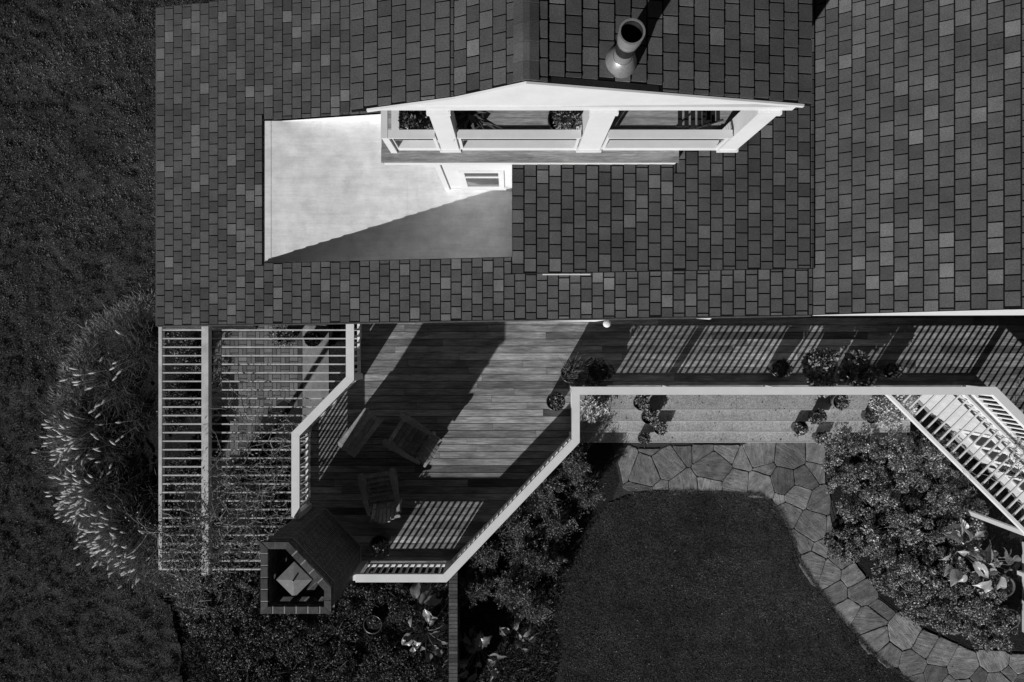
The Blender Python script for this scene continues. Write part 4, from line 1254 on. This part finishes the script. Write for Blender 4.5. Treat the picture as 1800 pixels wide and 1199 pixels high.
for u, v, lab in ((320, 620, 'dark leafy plant in the shade under the top of the pergola'), (318, 720, 'dark leafy plant under the left pergola bay, upper middle'), (322, 830, 'dark leafy plant under the left pergola bay, lower middle'), (430, 860, 'dark leafy plant under the middle of the slats'), (450, 950, 'dark leafy plant under the slats left of the chimney')):
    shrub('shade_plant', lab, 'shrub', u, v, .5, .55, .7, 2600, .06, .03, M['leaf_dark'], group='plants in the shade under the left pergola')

# broad leaved plants: every big leaf its own piece
def leaf_mesh(name, lobed):
    vs, fs = [], []
    n = 9
    for i in range(n):
        t = i / (n - 1)
        w_ = 0.30 * math.sin(math.pi * min(1, t * 0.93 + 0.07)) ** 0.9 * (1.25 - 0.5 * t)
        if lobed: w_ *= 0.72 + 0.38 * (i % 2)
        if i == n - 1: w_ = 0.005
        zc = 0.30 * t - 0.62 * t * t
        vs += [(t, -w_, zc + 0.45 * w_ + 0.05 * math.sin(9 * t)), (t, -w_ * .45, zc + 0.05), (t, 0, zc - 0.02), (t, w_ * .45, zc + 0.05), (t, w_, zc + 0.40 * w_ + 0.05 * math.cos(11 * t))]
    for i in range(n - 1):
        for j in range(4):
            a = i * 5 + j; fs.append((a, a + 5, a + 6, a + 1))
    me = bpy.data.meshes.new(name); me.from_pydata(vs, [], fs)
    me.attributes.new('tone', 'FLOAT', 'FACE').data.foreach_set('value', [0.55] * len(fs))
    me.shade_smooth(); return me
LEAF = []
for nm, lo in (('smooth_leaf', False), ('lobed_leaf', True)):
    for mt_ in ('bigleaf', 'leaf_silver'):
        me = leaf_mesh(nm, lo); me.materials.append(M[mt_] if mt_ == 'bigleaf' else None); LEAF.append(me)
M['bigleaf_pale'] = m_tone('pale_broad_leaf', 0.15, 0.45, 9, 0.3, 0.35, 0.5, 0.3, 0.01)
LEAF[1].materials[0] = M['bigleaf_pale']; LEAF[3].materials[0] = M['bigleaf_pale']
def broad(label, u, v, n, size, h, which, spread=0.35, seed=0):
    r = random.Random(seed)
    x, y, _ = P(u, v, GZ + h)
    o = thing('broad_leaved_plant', label, 'plant', (x, y, GZ))
    mb = MB()
    for i in range(n):
        a = r.random() * 6.283; d = r.random() ** 0.6 * spread
        zz = h * r.uniform(0.6, 1.1)
        p = Vector((math.cos(a) * d, math.sin(a) * d, zz))
        mb.tube([(x, y, GZ), (x + p.x * .5, y + p.y * .5, GZ + zz * .65), (x + p.x, y + p.y, GZ + zz)], [.014, .011, .008], 5, .6)
        lf = bpy.data.objects.new('leaf', LEAF[which[i % len(which)]])
        link(lf); lf.parent = o
        lf.location = p
        s = size * r.uniform(.6, 1.15)
        lf.scale = (s, s * r.uniform(.8, 1.1), s)
        lf.rotation_euler = (r.uniform(-.9, .9), r.uniform(-.5, .6), a + r.uniform(-.9, .9))
    mb.build('stalks', M['leaf_mid'], o)
    return o
broad('dark broad leaved plant below the lower deck railing', 738, 1062, 9, .42, .75, (0,), .25, 1)
broad('glossy broad leaved plant left of the brick topped wall', 745, 1125, 18, .27, .6, (0, 2, 0), .42, 2)
broad('broad leaved plant with lobed leaves right of the brick topped wall', 838, 1150, 26, .36, .6, (2, 3, 0), .5, 3)
broad('broad leaved plant nearest the lawn beside the pointed shadows', 905, 1118, 16, .30, .6, (0, 1, 2), .38, 4)
broad('pale broad leaved plant in the flower bed', 1712, 978, 30, .36, 1.0, (1, 3, 1, 1), .55, 5)
broad('pale broad leaved plant beside the ring shaped pot', 1757, 1000, 16, .34, .9, (1, 3, 1), .40, 6)

# ornamental grasses
def grass_clump(label, u, v, R, h, nb, npl, lean=(-0.35, -0.12), mat=None, seed=0):
    r = np.random.default_rng(seed + 500)
    x, y, _ = P(u, v, GZ + 0.25)
    o = thing('fountain_grass', label, 'grass', (x, y, GZ), 'fountain grasses in the left bed')
    nb = int(nb * 2.2); npl = int(npl * 2.1)
    a = r.random(nb) * 2 * np.pi; ln = R * r.uniform(.2, 1.1, nb)
    base = np.stack([x + r.normal(0, .2, nb), y + r.normal(0, .2, nb), np.full(nb, GZ)], 1)
    dx = np.cos(a) * ln + lean[0] * h * .5; dy = np.sin(a) * ln + lean[1] * h * .5
    hz_ = h * r.uniform(.5, 1.0, nb)
    w_ = r.uniform(.003, .008, nb)
    S = np.stack([-np.sin(a), np.cos(a), np.zeros(nb)], 1) * w_[:, None]
    Q = []; T = []
    tone = np.clip(r.normal(.42, .2, nb), 0, 1)
    ts = [0, .35, .7, 1.0]
    prev = None
    for t in ts:
        p = base + np.stack([dx * t ** 1.4, dy * t ** 1.4, hz_ * (1.9 * t - 1.25 * t * t)], 1)
        ww = (1 - t * .9)
        cur = (p - S * ww, p + S * ww)
        if prev is not None:
            Q.append(np.stack([prev[0], prev[1], cur[1], cur[0]], 1).reshape(-1, 3)); T.append(tone)
        prev = cur
    poly_mesh('blades', np.concatenate(Q), 4, np.concatenate(T), mat or M['blade_grass'], o)
    for i in range(npl):
        aa = math.atan2(lean[1], lean[0]) + float(np.clip(r.normal(0, .6), -1.1, 1.1)); l2 = R * r.uniform(.35, 1.0)
        p0 = Vector((x + float(np.clip(r.normal(0, .14), -.25, .25)), y + float(np.clip(r.normal(0, .2), -.35, .35)), GZ)); tp = Vector((p0.x + math.cos(aa) * l2, p0.y + math.sin(aa) * l2, GZ + h * r.uniform(.8, 1.1)))
        d = Vector((math.cos(aa) * .8, math.sin(aa) * .8, .25)).normalized()
        pl = r.uniform(.11, .18)
        mb = MB().tube([tp - d * pl * .1, tp + d * pl * .25, tp + d * pl * .65, tp + d * pl], [.006, .024, .021, .004], 6, r.random())
        mb.tube([p0, p0.lerp(tp, .5) + Vector((0, 0, h * .15)), tp], .003, 3, .4)
        mb.build('plume', M['plume'], o)
    return o
gs = [
    (240, 608, .6, .7, 420, 3, 'fountain grass clump nearest the roof corner'),
    (198, 672, .62, .7, 420, 7, 'fountain grass clump second down from the roof corner'),
    (235, 735, .45, .5, 120, 2, 'fountain grass clump close to the pergola edge beam'),
    (165, 768, .75, .8, 450, 26, 'fountain grass clump with pale plumes at the far left of the bed'),
    (205, 800, .45, .5, 140, 6, 'fountain grass clump in the middle of the bed'),
    (180, 862, .75, .8, 450, 34, 'fountain grass clump with the densest pale plumes'),
    (228, 930, .80, .85, 480, 30, 'fountain grass clump with plumes towards the lower end of the bed'),
    (268, 965, .7, .7, 380, 12, 'fountain grass clump at the foot of the pergola'),
    (258, 880, .4, .5, 100, 0, 'plain fountain grass clump beside the pergola edge beam'),
]
for i, (u, v, R, h, nb, npl, lab) in enumerate(gs):
    grass_clump(lab, u, v, R, h, nb, npl, seed=i)
# rough pale grass fringe round the bed edge
fr = [(270, 538), (225, 556), (185, 582), (155, 622), (135, 668), (120, 720), (118, 780), (130, 850), (150, 900), (180, 950), (225, 990), (280, 1010), (330, 1020), (345, 1055)]
FX_, FY_ = [], []
for (a, b) in zip(fr[:-1], fr[1:]):
    m = 4200
    t = rng.random(m)
    xa, ya, _ = P(a[0], a[1], GZ); xb, yb, _ = P(b[0], b[1], GZ)
    FX_.append(xa + (xb - xa) * t + rng.normal(0, .13, m)); FY_.append(ya + (yb - ya) * t + rng.normal(0, .13, m))
FX_ = np.concatenate(FX_); FY_ = np.concatenate(FY_)
blades(FX_, FY_, TURF_Z(FX_, FY_, .05), rng.uniform(.08, .3, len(FX_)), rng.uniform(.014, .026, len(FX_)), rng.uniform(.6, 2.2, len(FX_)), np.clip(rng.normal(.5, .25, len(FX_)), 0, 1),
       'fringe_grass', M['leaf_bright'], 'rough pale grass along the edge of the left bed', 'grass', leanbias=(-.3, -.1))
# mixed ground cover filling the lower beds
GX, GY_ = lawn_points(52000, -7.8, 1.2, -8.4, -4.6, lambda X, Y: inside_np(BEDLW, X, Y))
blades(GX, GY_, GZ, rng.uniform(.05, .18, len(GX)), rng.uniform(.012, .03, len(GX)), rng.uniform(.5, 1.8, len(GX)), np.clip(rng.normal(.4, .25, len(GX)) + .5 * (vnoise(GX, GY_, 2, 9) - .5), 0, 1),
       'ground_cover', M['leaf_dark'], 'tangled ground cover between the shrubs at the bottom', 'ground cover')
# lawn edging strip
e0 = [P(u, v, GZ)[:2] for u, v in ((303, 1062), (312, 1110), (318, 1150), (326, 1215))]
mb = MB().tube([(x, y, GZ + .02) for x, y in e0], .03, 6)
struct('lawn_edging', mb, M['dark_sheet'], 'dark edging strip between the left lawn and the lower bed', 'edging')

# vines over the pergola
def vine(label, u0, v0, seed, n=16, spread=110, nleaf=500, zz=0.15):
    r = random.Random(seed); rr = np.random.default_rng(seed)
    x, y, _ = P(u0, v0, zz)
    o = thing('climbing_vine', label, 'vine', (x, y, 0), 'bare vines over the pergolas')
    mb = MB(); pts_all = []
    for i in range(n):
        a = r.random() * 6.283
        p = Vector((x + r.gauss(0, .25), y + r.gauss(0, .25), zz - .1 + r.random() * .2)); pts = [p.copy()]
        L = r.uniform(.4, 1.4) * spread / 110
        st = 9
        for k in range(st):
            a += r.gauss(0, .65)
            p = p + Vector((math.cos(a), math.sin(a), r.gauss(0, .25))) * (L / st)
            p.z = max(-.1, min(.45, p.z)); pts.append(p.copy())
        r0 = r.uniform(.005, .013)
        mb.tube(pts, [r0 * (1 - .75 * k / st) for k in range(st + 1)], 4, r.random())
        pts_all += pts[2:]
        for k in range(2, st, 2):
            q = pts[k]; b = a + r.choice((-1, 1)) * r.uniform(.6, 1.4)
            e2 = q + Vector((math.cos(b), math.sin(b), r.gauss(.1, .3))) * r.uniform(.08, .28)
            mb.tube([q, q.lerp(e2, .5) + Vector((0, 0, r.gauss(0, .03))), e2], [r0 * .5, r0 * .4, r0 * .2], 3, r.random())
            pts_all.append(e2)
    mb.build('stems', M['twig'], o)
    nleaf = int(nleaf * .6)
    if nleaf:
        A = np.array([tuple(p) for p in pts_all])
        B = A[rr.integers(0, len(A), nleaf)] + rr.normal(size=(nleaf, 3)) * .07
        poly_mesh('foliage', leaves(B, rdir(nleaf), rdir(nleaf, .8), .05 * rr.uniform(.6, 1.4, nleaf), .025 * rr.uniform(.6, 1.4, nleaf)), 4, rr.random(nleaf), M['leaf_mid'], o)
    return o
vines = [
    (440, 735, 'thin vine over the upper middle of the left pergola', 14, 90, 260),
    (480, 800, 'twiggy vine on the left pergola beside the railing', 18, 100, 420),
    (405, 850, 'twiggy vine on the main beam of the left pergola', 20, 110, 420),
    (470, 900, 'dense vine left of the deck railing end', 22, 100, 700),
    (385, 920, 'dense vine wrapping the lower main beam', 24, 110, 900),
    (320, 950, 'tangled vine at the lower left corner of the pergola', 24, 120, 1000),
    (430, 975, 'tangled vine left of the chimney', 16, 90, 700),
    (340, 1000, 'leafy vine hanging off the bottom end of the pergola', 20, 110, 1200),
    (1790, 800, 'twiggy vine on the right angled pergola', 14, 90, 350),
]
for i, (u, v, lab, n, sp, nl_) in enumerate(vines): vine(lab, u, v, 40 + i, n, sp, nl_)

# ------------------------------------------------------------------ potted plants
def potted(label, u, v, z0, r_, hp, pot, plant, fol=None, n=500, fr=1.0, fh=.3, L=.06, W=.03, petals=0, group=None, rings=True):
    _sd[0] += 1
    x, y, _ = P(u, v, z0 + hp)
    o = thing('potted_plant', label, 'potted plant', (x, y, z0), group)
    tn = rnd.random()
    MB().lathe([(0, .0), (r_ * .72, 0), (r_ * .80, hp * .3), (r_ * .94, hp * .88), (r_ * 1.0, hp * .9), (r_ * 1.0, hp), (r_ * .9, hp), (r_ * .86, hp * .9)], (x, y, z0), 28, tn).build('pot', M[pot], o, True)
    MB().lathe([(0, hp * .9), (r_ * .87, hp * .9)], (x, y, z0), 20).build('soil', M['soil'], o)
    c = (x, y, z0 + hp * .9)
    sd = _sd[0]
    if plant == 'bush':
        B, q, t_ = bush_leaves(c, r_ * fr, r_ * fr, fh, n, L, W, 7, seed=sd)
        poly_mesh('foliage', q, 4, t_, M[fol], o)
        if petals:
            r = np.random.default_rng(sd)
            pk = B[r.choice(len(B), petals)] + np.array([0, 0, .02])
            q1 = leaves(pk, rdir(petals), rdir(petals, 2.0), np.full(petals, .05), np.full(petals, .045))
            poly_mesh('blossoms', q1, 4, r.random(petals), M['petal'], o)
    elif plant == 'spiky':
        r = np.random.default_rng(sd)
        a = r.random(n) * 2 * np.pi; el = r.uniform(.15, 1.2, n)
        D = np.stack([np.cos(a) * np.cos(el), np.sin(a) * np.cos(el), np.sin(el)], 1)
        base = np.tile(np.array([c]), (n, 1)) + D * .03 + np.array([0, 0, fh * .4])
        q = leaves(base, D, np.tile(np.array([[0, 0, 1.0]]), (n, 1)) + r.normal(size=(n, 3)) * .2, r_ * fr * r.uniform(.7, 1.2, n), W * np.ones(n))
        poly_mesh('foliage', q, 4, np.clip(r.normal(.5, .2, n), 0, 1), M[fol], o)
        MB().tube([c, (c[0], c[1], c[2] + fh * .45)], [.03, .025], 7).build('stem', M['twig'], o)
    elif plant == 'wispy':
        r = np.random.default_rng(sd)
        a = r.random(n) * 2 * np.pi; el = r.uniform(.5, 1.45, n)
        D = np.stack([np.cos(a) * np.cos(el) + .25, np.sin(a) * np.cos(el) + .15, np.sin(el)], 1)
        base = np.array([c]) + np.concatenate([r.normal(0, r_ * .4, (n, 2)), np.zeros((n, 1))], 1)
        q = leaves(base + unit(D) * fh * .3 * r.random((n, 1)), D, rdir(n, .5), fh * r.uniform(.5, 1.1, n), W * np.ones(n))
        poly_mesh('foliage', q, 4, np.clip(r.normal(.45, .2, n), 0, 1), M[fol], o)
    return o
DKG, STG = 'pots on the timber deck', 'pots on the garden steps'
potted('dark round pot of wispy plant, upper left at the railing corner', 1003, 656, 0, .19, .55, 'pot_dark', 'wispy', 'leaf_mid', 420, fh=.38, W=.012, group=DKG)
potted('dark round pot of bushy plant just right of the wispy pot at the railing corner', 1053, 653, 0, .20, .45, 'pot_dark', 'bush', 'leaf_dark', 900, 1.45, .38, .05, .022, group=DKG)
potted('plain dark round pot with few leaves beside the short railing', 977, 706, 0, .185, .40, 'pot_dark', 'bush', 'leaf_mid', 160, .8, .12, .05, .03, group=DKG)
potted('dark handled pot on the deck left of the large leafy shrub', 1372, 648, 0, .18, .40, 'pot_dark', 'bush', 'leaf_dark', 420, .95, .2, .05, .025, group=DKG)
potted('big leafy bush in a pale tub overhanging the railing cap', 1452, 646, 0, .24, .5, 'pot_light', 'bush', 'leaf_bright', 2300, 1.85, .42, .085, .045, group=DKG)
potted('dark leafy bush touching the right side of the big pale tub bush', 1505, 650, 0, .22, .45, 'pot_dark', 'bush', 'leaf_mid', 1700, 1.65, .36, .08, .04, group=DKG)
potted('small dark pot on the deck right of the large leafy shrubs', 1567, 652, 0, .15, .35, 'pot_dark', 'bush', 'leaf_dark', 420, 1.0, .2, .05, .025, group=DKG)
potted('pot of straggly plant at the lower deck railing', 668, 958, 0, .2, .42, 'pot_dark', 'bush', 'leaf_mid', 380, 1.25, .45, .06, .03, group=DKG)
s1, s2, s3, s4 = [e_[2] for e_ in edges]
potted('topmost pot of the left cluster on the steps', 1127, 708, s1, .175, .32, 'pot_dark', 'bush', 'leaf_bright', 420, .95, .16, .055, .03, group=STG)
potted('second pot down of the left cluster on the steps', 1141, 733, s2, .175, .34, 'pot_dark', 'bush', 'leaf_bright', 420, .95, .16, .055, .03, group=STG)
potted('rightmost pot of the left cluster, with white flowers', 1160, 752, s3, .16, .32, 'pot_dark', 'bush', 'leaf_bright', 380, .9, .14, .055, .03, petals=14, group=STG)
potted('lowest pot of the left cluster on the steps', 1132, 771, s4, .14, .30, 'pot_dark', 'bush', 'leaf_mid', 380, .95, .14, .05, .025, group=STG)
potted('topmost pot of the right cluster, rim touching the railing shade', 1478, 706, s1, .185, .32, 'pot_clay', 'bush', 'leaf_bright', 460, .88, .15, .05, .03, petals=10, group=STG)
potted('second pot down of the right cluster, leaves spilling over', 1440, 733, s2, .175, .34, 'pot_dark', 'bush', 'leaf_mid', 460, 1.1, .2, .055, .03, group=STG)
potted('pot full of white blossoms left of the right cluster', 1408, 753, s3, .165, .32, 'pot_dark', 'bush', 'leaf_mid', 380, .92, .14, .05, .03, petals=36, group=STG)
potted('lowest pot of the right cluster at the foot of the steps', 1443, 770, s4, .15, .28, 'pot_clay', 'bush', 'leaf_bright', 380, .92, .14, .05, .03, petals=10, group=STG)
potted('single pot left of the silvery plant on the right steps', 1533, 732, s2, .165, .32, 'pot_dark', 'bush', 'leaf_mid', 420, .9, .14, .055, .018, group=STG)
shrub('silver_plant', 'silvery white leaved plant beside the left end of the steps', 'plant', 1046, 719, .26, .26, .5, 900, .10, .028, M['leaf_silver'], zbase=s1, zv=s1 + .35)
shrub('silver_plant', 'silvery white leaved plant on the right steps under the pergola tip', 'plant', 1566, 718, .44, .44, .55, 3200, .07, .03, M['leaf_silver'], zbase=s2, zv=s2 + .3)
potted('leafy pot on the paving under the pergola, left of two', 500, 592, GZ, .2, .4, 'pot_dark', 'bush', 'leaf_mid', 600, 1.5, .4, .06, .03, group='pots under the left pergola')
potted('leafy pot on the paving under the pergola, right of two', 549, 595, GZ, .2, .4, 'pot_dark', 'bush', 'leaf_mid', 420, 1.0, .25, .06, .03, group='pots under the left pergola')
potted('dark empty looking pot among shrubs below the lower railing', 655, 1098, GZ, .22, .4, 'pot_dark', 'bush', 'leaf_dark', 90, .6, .08, .05, .02)
potted('wide ring shaped clay pot in the flower bed', 1767, 1031, GZ, .24, .45, 'pot_clay', 'bush', 'leaf_dark', 40, .5, .05, .05, .02, group='round pots at the right edge')
potted('round clay pot lowest at the right edge of the flower bed', 1778, 1088, GZ, .22, .35, 'pot_clay', 'bush', 'leaf_mid', 120, .8, .1, .05, .02, group='round pots at the right edge')
potted('round leafy shrub in a pot at the left end of the balcony', 735, 207, BF, .22, .45, 'pot_light', 'bush', 'leaf_mid', 1600, 1.15, .45, .05, .025, group='pots on the balcony')
potted('spiky leaved plant on the balcony right of the left column', 826, 203, BF, .2, .4, 'pot_dark', 'spiky', 'leaf_mid', 70, 2.2, .4, .05, .045, group='pots on the balcony')
potted('small leaved plant on the balcony left of the middle column', 988, 209, BF, .2, .42, 'pot_dark', 'bush', 'leaf_bright', 1300, 1.15, .4, .04, .018, group='pots on the balcony')

# white board at the right border
wp = MB().box(P(1796, 0, GZ)[0], P(1796, 0, GZ)[0] + .12, P(0, 1110, GZ)[1], P(0, 952, GZ)[1], GZ, GZ + .16).build('white_edging_board', M['offwhite'])
tag(wp, 'weathered white board on edge at the right border of the flower bed', 'edging')

# fallen leaves and petals
def litter(name, label, pts, size, mat, zf):
    X = np.array([p[0] for p in pts]); Y = np.array([p[1] for p in pts])
    B = np.stack([X, Y, zf(X, Y)], 1); n = len(B)
    D = rng.normal(size=(n, 3)); D[:, 2] *= .1
    Nn = np.array([[0, 0, 1.0]]) + rng.normal(size=(n, 3)) * .25
    o = poly_mesh(name, leaves(B, D, Nn, size * rng.uniform(.5, 1.4, n), size * .6 * rng.uniform(.6, 1.3, n)), 4, rng.random(n), mat)
    tag(o, label, 'leaves', kind='stuff')
lp = []
while len(lp) < 45:
    x, y = rnd.uniform(1, 10.4), rnd.uniform(-8.6, -3.4)
    if inside(LCW, x, y): lp.append((x, y))
litter('fallen_petals', 'tiny pale petals scattered over the curved lawn', lp, .02, M['petal'], lambda X, Y: TURF_Z(X, Y, 0.014) + .035)
def step_z(X, Y):
    z = np.full(len(X), edges[3][2])
    for (y1_, y0_, zz_) in edges[::-1]: z = np.where(Y > y0_, zz_, z)
    return z + .006
litter('fallen_leaves', 'small dark dry leaves scattered on the steps', [(rnd.uniform(1.6, 9.0), rnd.uniform(-2.35, -1.2)) for _ in range(120)], .04, M['leaf_dark'], step_z)
pp = []
while len(pp) < 90:
    x, y = rnd.uniform(2.5, 10.5), rnd.uniform(-8, -2.4)
    if inside(PW, x, y): pp.append((x, y))
litter('fallen_leaves', 'small dry leaves scattered on the stone path', pp, .04, M['leaf_mid'], lambda X, Y: np.full(len(X), PZ + .012))

EDG = [(1110, 868), (1250, 865), (1338, 869), (1364, 890), (1387, 932), (1406, 985), (1442, 1040), (1484, 1092), (1530, 1145), (1610, 1208)]
EX, EY = [], []
for a, b in zip(EDG[:-1], EDG[1:]):
    xa, ya, _ = P(a[0], a[1], GZ + .03); xb, yb, _ = P(b[0], b[1], GZ + .03)
    m = int(1500 * math.hypot(xb - xa, yb - ya))
    t = rng.random(m); o_ = np.abs(rng.normal(0, 1, m)) * (.02 + .05 * vnoise(xa + t * (xb - xa), ya + t * (yb - ya), 3, 31))
    d = np.array([xb - xa, yb - ya]); d /= np.linalg.norm(d)
    nn = np.array([-d[1], d[0]])
    EX.append(xa + (xb - xa) * t + nn[0] * (o_ - .03)); EY.append(ya + (yb - ya) * t + nn[1] * (o_ - .03))
EX = np.concatenate(EX); EY = np.concatenate(EY)
blades(EX, EY, GZ + .02, rng.uniform(.03, .07, len(EX)), rng.uniform(.01, .02, len(EX)), rng.uniform(.4, 1.6, len(EX)), np.clip(rng.normal(.35, .15, len(EX)), 0, 1),
       'edge_grass', M['grass'], 'ragged grass creeping over the lawn side of the stone path', 'grass')
